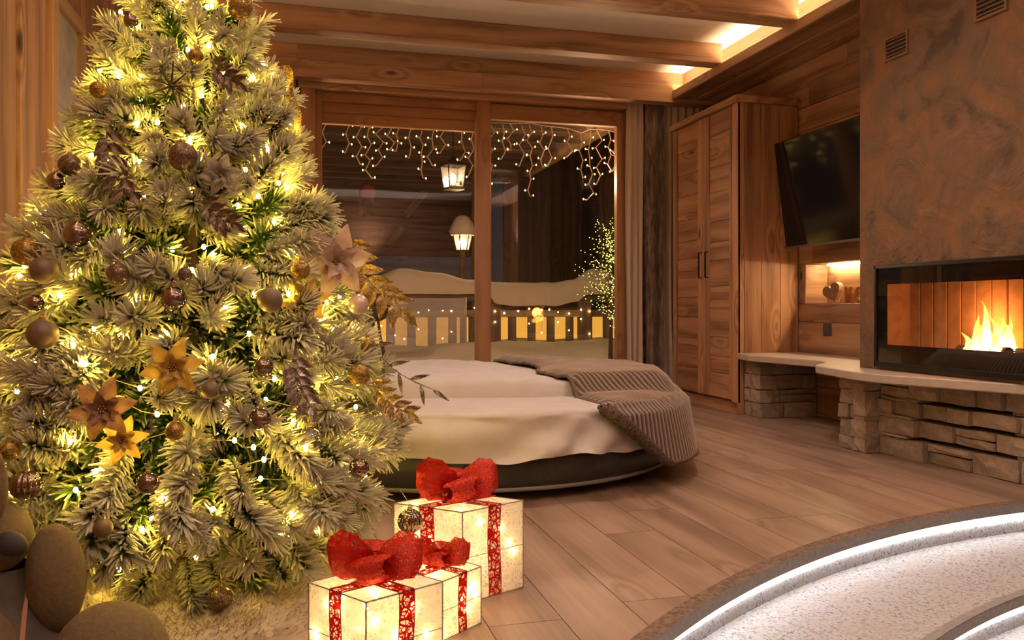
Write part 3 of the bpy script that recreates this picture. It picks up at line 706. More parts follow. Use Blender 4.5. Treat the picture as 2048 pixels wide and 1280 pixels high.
# ribbed brown throw over the right side
def throw_mat():
    m, nt, b, _ = newmat('brown_ribbed_plush'); q = N(nt)
    at = q.n('ShaderNodeAttribute', attribute_name='rib').outputs['Fac']; f = q.noise(q.coord(), 160, 3)
    col = q.ramp(q.math('ADD', at, q.math('MULTIPLY', q.math('SUBTRACT', f, .5), .5)), [(.1, (.045, .026, .017)), (.55, (.15, .092, .062)), (.95, (.29, .195, .14))])
    q.lk(col, b.inputs['Base Color']); b.inputs['Roughness'].default_value = .9; b.inputs['Sheen Weight'].default_value = .4; bump(q, b, f, .4, .004); return m
M_throw = throw_mat()
T0, T1 = math.radians(-71), math.radians(80)
def top_h(x, y): return .378 + .088 * duvet_h(x, y) + .008
NU, NV = 620, 60
vs_, at_, ed = [], [], []
for i in range(NU + 1):
    th = T0 + (T1 - T0) * i / NU; deg = math.degrees(th)
    rin = min(1.09, (.40 + .05 * math.sin(th * 3)) / max(.05, math.cos(th)))
    if deg < -60: rin = min(rin, 1.09)
    drop = .02 + .27 * min(1, max(0, (deg + 71) / 17)) if deg < 40 else .29 - .10 * (deg - 40) / 40
    rib = .5 + .5 * math.sin((th - T0) * 1.1 / .026 * 2 * PI + 1.2 * math.sin(th * 7))
    for j in range(NV + 1):
        s_ = j / NV; tot = (1.10 - rin) + drop; d = s_ * tot
        wob = .5 + .5 * math.sin(2 * PI * ((th - T0) * 1.1 / .027) + 1.5 * math.sin(3 * s_ + th * 5))
        if d < 1.10 - rin:
            r_ = rin + d; x, y = BC[0] + r_ * math.cos(th), BC[1] + r_ * math.sin(th)
            k = min(1, (1.10 - r_) / .12); z_ = .378 + (top_h(x, y) - .378) * math.sin(k * PI / 2) - .02 * (1 - k) ** 2 + .012 * mn.noise(Vector((x * 5, y * 5, 2))) - .026 * math.exp(-(d / .05) ** 2) * (1 if rin < 1.05 else 0)
        else:
            g = d - (1.10 - rin); r_ = 1.10 + .055 * min(1, g / .05) + .05 * g / .3 + .03 * math.sin(th * 9 + 2) * g / .3 * .6
            x, y = BC[0] + r_ * math.cos(th), BC[1] + r_ * math.sin(th); z_ = .358 - g * .98 + .02
        amp = .0065 * wob
        vs_.append((x + math.cos(th) * amp * (1 if d > 1.05 - rin else .1), y + math.sin(th) * amp * (1 if d > 1.05 - rin else .1), z_ + .012 + (amp if d < 1.12 - rin else 0)))
        at_.append(wob)
wN = NV + 1
mb = MB(); mb.add(vs_, [(i * wN + j, (i + 1) * wN + j, (i + 1) * wN + j + 1, i * wN + j + 1) for i in range(NU) for j in range(NV)], at_)
thr = thing('throw_blanket', (BC[0] + .9, BC[1], .2), 'brown ribbed plush throw draped over the bed edge near the wardrobe', 'blanket')
mb.build('ribbed_cloth', M_throw, thr, smooth=True, attr='rib')
M_hem = plain('brown_fur_hem', (.16, .098, .066), .95, col2=(.03, .018, .012), nscale=90, bmp=.9)
M_edge = plain('brown_plush_edge', (.15, .095, .066), .95, nz=.3, nscale=60)
hem = [vs_[j] for j in range(NV, -1, -1)]
pts = [Vector(vs_[i * wN + NV]) for i in range(0, NU + 1, 10)]
side = [Vector(vs_[int(NU * (f_)) * wN + NV]) for f_ in [0, .02, .04, .06, .08, .10, .12]]
MB().tube([p + Vector((.0, -.012, .0)) for p in [Vector(vs_[j]) for j in range(NV - 8, NV + 1, 4)] + side], [.020, .026, .028] + [.030, .030, .029, .028, .026, .022, .016], 12).build('fur_hem', M_hem, thr, smooth=True)
MB().tube([p for p in pts], .010, 8).build('edge_hem', M_edge, thr, smooth=True)
MB().tube([Vector(vs_[i * wN]) for i in range(0, NU + 1, 10)], .009, 8).build('edge_hem', M_edge, thr, smooth=True)

# ------------------------------------------------------------------ framed picture on the left wall
pc = thing('framed_picture', (XL, 4.0, 1.0), 'pale framed winter picture on the timber wall behind the tree', 'picture')
M_pf = wood('pale_picture_frame', (.50, .31, .17), (.42, .24, .12), (.28, .15, .07), knots=.2, var=.1)
for (a, b_, z0, z1, al) in [(3.60, 4.30, 2.09, 2.15, 'y'), (3.60, 4.30, .95, 1.01, 'y'), (4.24, 4.30, 1.01, 2.09, 'z'), (3.60, 3.66, 1.01, 2.09, 'z')]:
    bxboard('frame_rail', XL, XL + .035, a, b_, z0, z1, al, 'x', M_pf, pc)
MB().box(XL + .004, XL + .012, 3.62, 4.25, 1.0, 2.1).build('print', plain('pale_winter_print', (.62, .58, .52), .4, col2=(.36, .34, .31), nscale=5, detail=8), pc)

# ------------------------------------------------------------------ Christmas tree
TB = Vector((-.291, 2.508, 0)); TH = 2.22
def TR(z):
    if z < .42: return .575 - .22 * ((.42 - z) / .32) ** 1.3
    return .575 * max(0.0, 1 - (z - .42) / (TH - .42)) ** 1.1
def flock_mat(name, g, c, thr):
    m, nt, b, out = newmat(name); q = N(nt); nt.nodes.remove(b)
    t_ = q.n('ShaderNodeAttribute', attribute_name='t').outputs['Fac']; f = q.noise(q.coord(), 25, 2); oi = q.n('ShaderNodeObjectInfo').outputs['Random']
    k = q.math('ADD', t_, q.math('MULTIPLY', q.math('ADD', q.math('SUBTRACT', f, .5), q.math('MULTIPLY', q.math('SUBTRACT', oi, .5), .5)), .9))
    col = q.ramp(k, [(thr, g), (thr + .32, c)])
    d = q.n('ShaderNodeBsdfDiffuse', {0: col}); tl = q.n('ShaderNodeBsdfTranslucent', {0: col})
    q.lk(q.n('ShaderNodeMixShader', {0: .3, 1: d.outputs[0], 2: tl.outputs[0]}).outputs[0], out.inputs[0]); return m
M_flock = flock_mat('flocked_needles', (.085, .14, .02), (.74, .70, .52), .05)
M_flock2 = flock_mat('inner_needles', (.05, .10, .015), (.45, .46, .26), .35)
def needle(mb, p, d, L, r):
    d = d.normalized(); s1 = d.orthogonal().normalized(); s2 = d.cross(s1); vs_ = []
    for (f, k) in ((0, .6), (.55, 1.0), (1.0, .55)):
        for a in (0, 2 * PI / 3, 4 * PI / 3): vs_.append(p + d * (L * f) + Vector((0, 0, -.012 * f * f)) + (s1 * math.cos(a) + s2 * math.sin(a)) * r * k)
    fs_ = [(0, 1, 4, 3), (1, 2, 5, 4), (2, 0, 3, 5), (3, 4, 7, 6), (4, 5, 8, 7), (5, 3, 6, 8), (6, 7, 8)]
    mb.add(vs_, fs_, [0, 0, 0, .55, .55, .55, 1, 1, 1])
def sprig(seed, n=175, L=.18, nl=.054):
    g = random.Random(seed); mb = MB()
    bend = g.uniform(-.04, .04)
    st = lambda s_: Vector((L * s_, bend * s_ * s_, -.02 * s_ * s_))
    mb.tube([st(i / 4) for i in range(5)], [.004, .0036, .003, .0025, .002], 5, att=[.0] * 25)
    for i in range(n):
        s_ = .18 + .82 * (i / n); a = i * 2.399963 + g.uniform(-.3, .3); op = math.radians(g.uniform(32, 62)) * (1 if s_ < .93 else .6)
        d = Vector((math.cos(op), math.sin(op) * math.cos(a), math.sin(op) * math.sin(a)))
        needle(mb, st(s_), d, nl * g.uniform(.75, 1.15), .0031)
    return mb
SPV = [sprig(100 + i) for i in range(7)]
SPL = [sprig(200 + i, n=85) for i in range(4)]
SPM = [m_.mesh('branch', M_flock, attr='t') for m_ in SPV]
rnd.seed(11)
tree = thing('christmas_tree', TB, 'large flocked artificial Christmas tree glowing with yellow lights', 'Christmas tree')
tk = MB().tube([TB, TB + Vector((0, 0, TH - .1))], [.028, .008], 10); tk.build('trunk', plain('brown_trunk', (.08, .05, .03), .9), tree)
M_fro = plain('dark_metal_stand', (.03, .03, .025), .5, .6)
for k in range(4):
    a = k * PI / 2 + .4; MB().tube([TB + Vector((0, 0, .06)), TB + Vector((.24 * math.cos(a), .24 * math.sin(a), .012))], .011, 8).build('stand_leg', M_fro, tree)
def sprig_matrix(z, az, rad, elev, roll, sc):
    rd = Vector((math.cos(az), math.sin(az), 0)); X = (rd * math.cos(elev) + Vector((0, 0, math.sin(elev)))).normalized()
    Yv = Vector((0, 0, 1)).cross(X).normalized(); Zv = X.cross(Yv); Mx = Matrix((X, Yv, Zv)).transposed().to_4x4()
    Mx = Mx @ Matrix.Rotation(roll, 4, 'X') @ Matrix.Scale(sc, 4)
    Mx.translation = TB + rd * rad + Vector((0, 0, z)); return Mx
def tree_hit(u, v, off=0.0):
    """where the view ray first meets the tree's cone grown by off"""
    best = None
    w = .9
    while w < 3.4:
        p = onw(u, v, w); d = math.hypot(p.x - TB.x, p.y - TB.y) - (TR(max(.1, p.z)) + off)
        if d <= 0: return p
        if best is None or d < best[0]: best = (d, p)
        w += .01
    return best[1]
BS = [(262, 42, 14, 'mirror'), (155, 468, 27, 'mirror'), (347, 597, 25, 'mirror'), (112, 362, 18, 'mirror'), (520, 838, 22, 'mirror'), (718, 936, 20, 'mirror'), (296, 966, 22, 'mirror'), (70, 606, 17, 'mirror'), (526, 734, 20, 'mirror'),
      (365, 313, 29, 'brown'), (140, 330, 22, 'brown'), (235, 548, 22, 'brown'), (440, 1196, 25, 'brown'), (370, 548, 14, 'brown'), (206, 1056, 19, 'matte'), (85, 668, 30, 'matte'), (540, 600, 25, 'matte'), (88, 540, 27, 'matte'), (420, 780, 18, 'matte'),
      (54, 503, 29, 'gold'), (480, 14, 25, 'gold'), (392, 112, 15, 'gold'), (197, 180, 17, 'gold'), (350, 862, 19, 'gold'), (18, 900, 20, 'gold'), (718, 750, 22, 'gold'), (600, 540, 20, 'gold'), (735, 690, 16, 'gold'),
      (716, 608, 21, 'pearl'), (620, 882, 26, 'clear'), (52, 970, 29, 'rib'), (820, 1042, 24, 'rib')]
def ell_matrix(u, v, ru, rv, w, depth=1.0, tilt=0.0):
    k = w / FPX
    B = Matrix((RT, FW, UP)).transposed().to_4x4() @ Matrix.Rotation(tilt, 4, 'Y') @ Matrix.Diagonal((ru * k, min(ru, rv) * k * depth, rv * k, 1))
    B.translation = onw(u, v, w); return B
PLUSH = {'head': (-30, 1075, 88, 78, 1.68), 'nose': (22, 1088, 34, 24, 1.615, .9, .25), 'ear': (-13, 965, 28, 75, 1.62, .6, -.10), 'arm': (112, 1155, 56, 108, 1.69, .9, -.05), 'foot': (222, 1318, 112, 112, 1.60, .9)}
def bauble_spot(u, v, rp):
    p = tree_hit(u, v, .075); w = (p - CAM).dot(FW)
    if u == 820: w = 2.19; p = onw(u, v, w)      # hangs free in front of the tallest gift box
    return p, rp * w / FPX
def fl(u, v, w): p = onw(u, v, w); return (p.x, p.y)
OBST = []      # (centre, reach, inverse matrix, is_box): what branches and bulbs must stay out of
for (u, v, rp, _) in BS:
    p, r_ = bauble_spot(u, v, rp); OBST.append((p, r_, (Matrix.Translation(p) @ Matrix.Scale(r_, 4)).inverted(), False))
for k_, a_ in PLUSH.items():
    B = ell_matrix(*a_); OBST.append((B.translation, max(B.to_scale()), (B @ Matrix.Scale(1.03, 4)).inverted(), False))
cB = onw(10, 1150, 1.74); B = Matrix.Translation((cB.x, cB.y, cB.z * .45)) @ Matrix.Diagonal((.17, .17, .26, 1)); OBST.append((B.translation, .26, B.inverted(), False))
GIFTS = [(fl(925, 0, 2.196), fl(788, 0, 2.30), fl(1046, 0, 2.335), .25), (fl(884, 0, 1.955), fl(800, 0, 2.05), fl(962, 0, 2.07), .145), (fl(732, 0, 1.665), fl(618, 0, 1.786), fl(885, 0, 1.79), .20)]
for (g0, g1, g2, h_) in GIFTS:
    g0, g1, g2 = (Vector((*q_, 0)) for q_ in (g0, g1, g2)); c_ = (g1 + g2) / 2 + UP * (h_ / 2)
    B = Matrix(((g1 - g0) * .53, (g2 - g0) * .53, UP * (h_ * .56))).transposed().to_4x4(); B.translation = c_; OBST.append((c_, .26, B.inverted(), True))
def near_obst(c, reach): return [o_ for o_ in OBST if (o_[0] - c).length < reach + o_[1]]
def inside(p, obs):
    for (_, _, inv, box_) in obs:
        q_ = inv @ p
        if (max(abs(q_.x), abs(q_.y), abs(q_.z)) if box_ else q_.length) < 1: return True
    return False
def clear_sprig(k, Mx):
    """the sprig in world space, without the needles that would run into an ornament, gift or toy; None if its stem would"""
    obs = near_obst(Mx @ Vector((.1, 0, 0)), .24 * Mx.to_scale().x)
    W_ = [Mx @ Vector(p) for p in k.v]
    if not obs: return W_, k.f, k.a, False
    if any(inside(p, obs) for p in W_[:25]): return None
    keep = [n_ for n_ in range((len(W_) - 25) // 9) if not any(inside(p, obs) for p in W_[25 + n_ * 9:34 + n_ * 9])]
    nst = len(k.f) - (len(W_) - 25) // 9 * 7
    o = MB(); o.add(W_[:25], k.f[:nst], k.a[:25])
    for n_ in keep: o.add(W_[25 + n_ * 9:34 + n_ * 9], NEEDLE_F, k.a[25 + n_ * 9:34 + n_ * 9])
    return o.v, o.f, o.a, len(keep) < (len(W_) - 25) // 9
NEEDLE_F = [(0, 1, 4, 3), (1, 2, 5, 4), (2, 0, 3, 5), (3, 4, 7, 6), (4, 5, 8, 7), (5, 3, 6, 8), (6, 7, 8)]
tocam = Vector((CAM.x - TB.x, CAM.y - TB.y, 0)).normalized()
spots = []; NS = 640
acc = []; zz = .13
while zz < TH - .02: acc.append((zz, TR(zz) + .05)); zz += .01
tot = sum(a for _, a in acc)
for i in range(NS):
    tgt = (i + .5) / NS * tot; c = 0
    for z_, a in acc:
        c += a
        if c >= tgt: break
    az = i * 2.399963 + rnd.uniform(-.25, .25); z_ += rnd.uniform(-.03, .03)
    spots.append((max(.12, z_), az))
back = MB(); nobj = 0
for i, (z_, az) in enumerate(spots):
    rd = Vector((math.cos(az), math.sin(az), 0)); face = rd.dot(tocam)
    elev = math.radians(-28 + 46 * min(1, max(0, (z_ - .1) / 1.2)) + rnd.uniform(-22, 22)); sc = rnd.uniform(.85, 1.2) * min(1.0, .40 + 1.45 * TR(z_))
    r_ = max(.0, TR(z_) - .165 * sc * max(.4, math.cos(elev)) + rnd.uniform(-.03, .02))
    roll = rnd.uniform(0, 6.28); is_front = face > -.12 and nobj < 300 and z_ < 2.0
    k = SPV[i % 7] if is_front else SPL[i % 4]; res = None
    for tr_ in range(9):
        Mx = sprig_matrix(z_ + (.03 if z_ < .3 else 0), az + (.09 * ((tr_ + 1) // 2) * (-1) ** tr_), max(0, r_ - .012 * tr_), elev, roll, sc)
        res = clear_sprig(k, Mx)
        if res: break
    if not res: continue
    if is_front:
        nobj += 1
        if not res[3]: link('branch', SPM[i % 7], tree, M=Mx)
        else:
            o = MB(); Mi = Mx.inverted(); o.add([Mi @ Vector(p) for p in res[0]], res[1], res[2]); link('branch', o.mesh('branch', M_flock, attr='t'), tree, M=Mx)
    elif face > -.75 or i % 2: back.add(res[0], res[1], res[2])
back.build('back_branches', M_flock, tree, attr='t', kind='stuff')
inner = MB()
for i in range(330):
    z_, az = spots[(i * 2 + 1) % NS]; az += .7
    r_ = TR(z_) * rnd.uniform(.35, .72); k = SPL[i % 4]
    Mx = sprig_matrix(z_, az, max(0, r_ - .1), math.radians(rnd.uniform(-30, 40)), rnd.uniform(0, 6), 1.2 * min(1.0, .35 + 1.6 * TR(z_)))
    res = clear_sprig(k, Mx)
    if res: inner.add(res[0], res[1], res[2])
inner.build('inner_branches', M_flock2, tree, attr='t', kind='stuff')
# string lights
M_bulb = emit('warm_bulb', (1.0, .67, .10), 330.0)
bm_ = MB().lathe([(.0005, .0062), (.0038, .0045), (.0050, 0), (.0038, -.0050), (.0005, -.0068)], 8).mesh('bulb', M_bulb, smooth=True)
sl = thing('string_lights', TB + Vector((0, 0, .2)), 'string of warm yellow bulbs wound around the flocked tree', 'string lights')
path = []; backb = MB(); nb = 0
NB = 470
for i in range(NB):
    f = (i + .5) / NB; tgt = f * tot; c = 0
    for z_, a in acc:
        c += a
        if c >= tgt: break
    az = i * .235 + rnd.uniform(-.1, .1); z_ = max(.16, z_ + rnd.uniform(-.045, .045)); r_ = max(.01, TR(z_) - rnd.uniform(-.02, .09))
    for tr_ in range(8):
        p = TB + Vector((math.cos(az) * r_, math.sin(az) * r_, z_)); ob_ = near_obst(p, .03)
        if not ob_ or not any(inside(p + e_, ob_) for e_ in (Vector((.009, 0, 0)), Vector((-.009, 0, 0)), Vector((0, .009, 0)), Vector((0, -.009, 0)), Vector((0, 0, .009)), Vector((0, 0, -.009)))): break
        r_ = max(.01, r_ - .02)
    path.append(p)
    if Vector((math.cos(az), math.sin(az), 0)).dot(tocam) > -.3 and z_ < 1.95 and nb < 300:
        link('bulb', bm_, sl, at=p); nb += 1
    else: backb.octa(p, .0048)
backb.build('hidden_bulbs', M_bulb, sl, kind='stuff')
wp = []
for a, b_ in zip(path, path[1:]): wp += [a, (a + b_) / 2 + Vector((TB.x - a.x, TB.y - a.y, 0)).normalized() * .012 + Vector((0, 0, -.01))]
MB().tube(wp, .0011, 4).build('wire', plain('pale_wire', (.35, .32, .2), .5), sl)

# baubles
def glitter(name, c1, c2, metal=.8):
    m, nt, b, _ = newmat(name); q = N(nt)
    v_ = q.n('ShaderNodeTexVoronoi', {'Vector': q.coord(), 'Scale': 420.0}).outputs['Color']; sx = q.n('ShaderNodeSeparateColor', {0: v_}).outputs
    q.lk(q.ramp(sx[0], [(0.2, c2), (.9, c1)]), b.inputs['Base Color']); b.inputs['Metallic'].default_value = metal
    q.lk(q.math('MULTIPLY_ADD', sx[1], .4, .2), b.inputs['Roughness']); bump(q, b, sx[2], .6, .002); return m
M_mir = plain('bronze_mirror', (.27, .205, .155), .06, 1.0)
M_mat = plain('matte_taupe', (.17, .115, .065), .5, .35)
M_gold = glitter('gold_glitter', (.45, .29, .06), (.17, .10, .025))
M_brg = glitter('brown_glitter', (.27, .175, .10), (.085, .055, .03))
M_pearl = plain('pearl', (.62, .47, .38), .3, .3, coat=.6)
M_clear = pane('clear_bauble', (.93, .93, .9), .12)
M_capm = plain('gold_cap', (.5, .36, .15), .3, 1.0)
BK = {'mirror': (M_mir, 'mirror-polished bronze bauble hanging in the flocked branches'), 'matte': (M_mat, 'satin taupe bauble hanging in the flocked branches'),
      'gold': (M_gold, 'gold glitter bauble hanging in the flocked branches'), 'brown': (M_brg, 'brown glitter bauble hanging in the flocked branches'),
      'pearl': (M_pearl, 'pale pearl bauble beside the large pink fabric poinsettia'), 'clear': (M_clear, 'clear glass bauble near the tree edge by the bed'), 'rib': (M_mir, 'ribbed silver bauble with vertical grooves on the flocked tree')}
BLAB = {(262, 42): 'small polished bronze bauble near the tree top beside the wall', (155, 468): 'large polished bronze bauble above the gold and satin pair', (347, 597): 'polished bronze bauble alone in the middle of the tree',
        (112, 362): 'polished bronze bauble touching a brown glitter bauble at the wall edge', (520, 838): 'polished bronze bauble below the silver brown leaf spray', (718, 936): 'polished bronze bauble low over the tallest gift box',
        (296, 966): 'polished bronze bauble below the copper poinsettia', (70, 606): 'polished bronze bauble right above the largest satin bauble', (526, 734): 'polished bronze bauble beside the silver brown leaf spray',
        (365, 313): 'largest brown glitter bauble beside the silver poinsettia', (140, 330): 'brown glitter bauble at the wall edge beside the brown leaf spray', (235, 548): 'brown glitter bauble beside the satin bauble at the wall edge',
        (440, 1196): 'brown glitter bauble hanging lowest over the fur skirt', (370, 548): 'smallest brown glitter bauble above the central polished bauble', (206, 1056): 'small satin taupe bauble low on the tree beside the plush toy',
        (85, 668): 'largest satin taupe bauble at the wall edge', (540, 600): 'satin taupe bauble beside the gold poinsettia', (88, 540): 'satin taupe bauble hanging under a gold bauble at the wall edge', (420, 780): 'satin taupe bauble between gold poinsettia and silver leaves',
        (54, 503): 'large gold glitter bauble at the wall edge above a satin one', (480, 14): 'gold glitter bauble at the very top of the tree', (392, 112): 'small gold glitter bauble beside the starburst', (197, 180): 'gold glitter bauble high by the framed picture',
        (350, 862): 'gold glitter bauble beside the copper poinsettia', (18, 900): 'gold glitter bauble above the ribbed bauble and plush toy', (718, 750): 'gold glitter bauble above the gold leaf spray', (600, 540): 'gold glitter bauble beside the pink poinsettia', (735, 690): 'small gold glitter bauble under the pearl bauble',
        (52, 970): 'ribbed silver bauble hanging over the plush toy', (820, 1042): 'ribbed silver bauble hanging in front of the tallest gift box'}
cnt = {}
for b_ in BS: cnt[b_[3]] = cnt.get(b_[3], 0) + 1
for (u, v, rp, kind) in BS:
    p, r_ = bauble_spot(u, v, rp); mat, lab = BK[kind]
    g = {'label': BLAB.get((u, v), lab), 'cat': 'bauble'}
    if cnt[kind] > 1: g['group'] = {'mirror': 'polished bronze baubles', 'brown': 'brown glitter baubles', 'matte': 'satin taupe baubles', 'gold': 'gold glitter baubles', 'rib': 'ribbed silver baubles'}[kind]
    o = thing('bauble', p, **g)
    if kind == 'rib':
        mb = MB(); n_ = 48
        pr = [(i, 10) for i in range(11)]
        mb.grid(lambda a, b2: p + Vector((math.cos(2 * PI * a), math.sin(2 * PI * a), 0)) * (r_ * max(.02, math.sin(PI * b2)) * (1 + .06 * math.sin(2 * PI * a * 16))) + Vector((0, 0, -r_ * math.cos(PI * b2))), 96, 16)
        mb.build('sphere', mat, o, smooth=True)
    else: MB().ball(p, r_, 28, 18).build('sphere', mat, o, smooth=True)
    MB().lathe([(r_ * .22, r_ * .95), (r_ * .22, r_ * 1.15), (.0005, r_ * 1.17)], 12, p).build('cap', M_capm, o)
    MB().tube([p + Vector((r_ * .12 * math.cos(a), 0, r_ * 1.27 + r_ * .12 * math.sin(a))) for a in [k * PI / 5 for k in range(11)]] + ([p + Vector((0, .01, r_ * 1.9))] if u != 820 else [tree_hit(796, 975, -.03)]), .0009, 5).build('hook', M_capm, o)

# poinsettias and leaf sprays
def petal_mesh(name, mat, L, Wd, curl=.25, serr=0.0):
    mb = MB(); nu, nv = 8, 4
    def fn(a, b_):
        wd = Wd * math.sin(PI * min(1, a ** .8 * .97 + .015)) * (1 + serr * math.sin(a * 26)); s_ = (b_ - .5) * 2
        return (L * a, wd * s_ * .5, curl * L * (a * a - .3 * a) * -1 + .18 * abs(s_) * wd + .004 * math.sin(a * 9 + s_ * 3))
    mb.grid(fn, nu, nv); return mb.mesh(name, mat, smooth=True)
def petal_cloth(name, c1, c2, c3):
    m, nt, b, out = newmat(name); q = N(nt); nt.nodes.remove(b); f = q.noise(q.coord(), 40, 3)
    col = q.ramp(f, [(.35, c2), (.65, c1)]); gl = q.n('ShaderNodeBsdfGlossy', {0: (*c3, 1), 'Roughness': .35})
    a = q.n('ShaderNodeMixShader', {0: .45, 1: q.n('ShaderNodeBsdfDiffuse', {0: col}).outputs[0], 2: q.n('ShaderNodeBsdfTranslucent', {0: col}).outputs[0]})
    q.lk(q.n('ShaderNodeMixShader', {0: .12, 1: a.outputs[0], 2: gl.outputs[0]}).outputs[0], out.inputs[0]); return m
def frame_at(p, out_dir, roll=0):
    Z = out_dir.normalized(); X = UP.cross(Z).normalized(); Y = Z.cross(X)
    Mx = Matrix((X, Y, Z)).transposed().to_4x4(); Mx.translation = p; return Mx @ Matrix.Rotation(roll, 4, 'Z')
PM = {'pink': petal_cloth('blush_velvet', (.56, .40, .32), (.46, .31, .25), (.6, .5, .45)), 'copper': petal_cloth('copper_velvet', (.30, .165, .10), (.21, .11, .065), (.5, .3, .2)),
      'gold': petal_cloth('gold_fabric', (.55, .36, .08), (.42, .26, .05), (.6, .45, .2)), 'grey': petal_cloth('silver_beige_fabric', (.42, .36, .29), (.33, .28, .22), (.5, .45, .4))}
for (u, v, rp, c, lab) in [(668, 522, 78, 'pink', 'large blush pink fabric poinsettia at the tree edge toward the window'), (205, 818, 66, 'copper', 'copper brown fabric poinsettia low on the tree'),
                           (345, 735, 62, 'gold', 'gold fabric poinsettia between copper poinsettia and trunk'), (440, 348, 44, 'grey', 'silver beige fabric poinsettia below the starburst'),
                           (245, 880, 50, 'gold', 'gold fabric poinsettia tucked under the copper poinsettia'), (610, 600, 52, 'gold', 'gold fabric poinsettia tucked under the pink poinsettia')]:
    p = tree_hit(u, v, .09 if 'copper' in c else .075 if 'tucked' not in lab else .03); w = (p - CAM).dot(FW); r_ = rp * w / FPX
    o = thing('poinsettia', p, lab, 'flower'); od = (CAM - p).normalized() + Vector((p.x - TB.x, p.y - TB.y, 0)).normalized() * .5
    big, sml = petal_mesh('petal', PM[c], r_, r_ * .55), petal_mesh('petal', PM[c], r_ * .62, r_ * .36, .1)
    for k in range(6): link('petal', big, o, M=frame_at(p, od, k * PI / 3 + .2) @ Matrix.Rotation(-.25, 4, 'Y'))
    for k in range(5): link('petal', sml, o, M=frame_at(p + od.normalized() * .006, od, k * 2 * PI / 5 + .5) @ Matrix.Rotation(-.6, 4, 'Y'))
    mb = MB()
    for k in range(7): mb.ball(p + od.normalized() * .014 + frame_at(Vector(), od) @ Vector((r_ * .09 * math.cos(k * 1.05) * (k > 0), r_ * .09 * math.sin(k * 1.05) * (k > 0), 0)), r_ * .055, 6, 4)
    mb.build('flower_centre', M_gold, o, smooth=True)
M_leaf = {'gold': glitter('gold_leaf_glitter', (.50, .33, .12), (.18, .115, .045), .6), 'brown': glitter('brown_leaf_glitter', (.26, .17, .11), (.10, .065, .04), .5), 'silver': glitter('silver_leaf_glitter', (.40, .32, .26), (.13, .10, .08), .7)}
for (u0, v0, u1, v1, lf, c, lab, n_) in [(690, 470, 800, 600, 36, 'gold', 'gold brown glitter leaf spray beside the pink poinsettia', 13), (738, 678, 865, 765, 30, 'silver', 'thin curling silver brown spray reaching over the bed', 7),
                                       (215, 250, 260, 380, 32, 'brown', 'dark brown leaf spray high on the tree', 12), (585, 708, 618, 792, 30, 'silver', 'silver brown leaf spray in the middle of the tree', 11),
                                       (740, 760, 815, 812, 26, 'gold', 'gold leaf spray just above the white sheet', 10), (420, 120, 470, 150, 26, 'brown', 'brown leaf cluster near the top of the tree', 8), (400, 400, 460, 430, 28, 'brown', 'brown leaf cluster below the silver poinsettia', 8)]:
    p0 = tree_hit(u0, v0, .03); w = (p0 - CAM).dot(FW) - .04; p0 = onw(u0, v0, w); p1 = onw(u1, v1, w - .02)
    o = thing('leaf_spray', p0, lab, 'decoration'); ax = p1 - p0; sd = ax.cross(CAM - p0).normalized(); L = 1.45 * lf * w / FPX
    st = lambda s_: p0 + ax * s_ + sd * (.12 * ax.length * math.sin(PI * s_)) + Vector((0, 0, -.02 * s_ * s_))
    MB().tube([st(i / 8) for i in range(9)], [.002] * 8 + [.001], 6).build('stem', M_leaf[c], o)
    lm = petal_mesh('leaf', M_leaf[c], L, L * (.42 if n_ > 7 else .2), .2)
    for k in range(n_):
        s_ = .1 + .9 * k / (n_ - 1); sg = 1 if k % 2 else -1
        d = (ax.normalized() * .75 + sd * sg * (.75 if k < n_ - 1 else 0) + (CAM - p0).normalized() * rnd.uniform(-.1, .35)).normalized()
        Z = (CAM - p0).normalized(); Y = Z.cross(d).normalized(); Z2 = d.cross(Y)
        Mx = Matrix((d, Y, Z2)).transposed().to_4x4(); Mx.translation = st(s_); link('leaf', lm, o, M=Mx)
# starburst ornament and gold ribbon
p = tree_hit(343, 172, .10); w = (p - CAM).dot(FW); od = (CAM - p).normalized(); mb = MB()
for k in range(9):
    a = k * 2 * PI / 9 + .1; d = frame_at(Vector(), od) @ Vector((math.cos(a), math.sin(a), rnd.uniform(-.2, .4))); mb.tube([p, p + d * (46 * w / FPX * rnd.uniform(.8, 1.1))], [.0032, .0015], 5)
mb.ball(p, .007, 8, 6); mb.build('starburst', plain('dark_bronze', (.10, .075, .03), .4, .7), at=p, label='dark thin starburst ornament high on the tree', cat='ornament')
for q_, (pl, lab) in enumerate([([(572, 130), (582, 180), (592, 230), (600, 285)], 'gold glitter ribbon trailing down the tree edge by the window'), ([(545, 170), (560, 215), (575, 262)], 'short gold ribbon inside the tree edge by the window')]):
    rb = [onw(u, v, 2.42) for u, v in pl]; mb = MB()
    mb.grid(lambda a, b_: Vector(rb[min(int(a * (len(rb) - 1)), len(rb) - 2)]).lerp(rb[min(int(a * (len(rb) - 1)), len(rb) - 2) + 1], a * (len(rb) - 1) - min(int(a * (len(rb) - 1)), len(rb) - 2)) + RT * ((b_ - .5) * .022 + .006 * math.sin(a * 12)) + FW * (.006 * math.sin(a * 10 + b_ * 3)), 24, 3)
    mb.build('ribbon', M_gold, at=rb[0], smooth=True, label=lab, cat='ribbon')

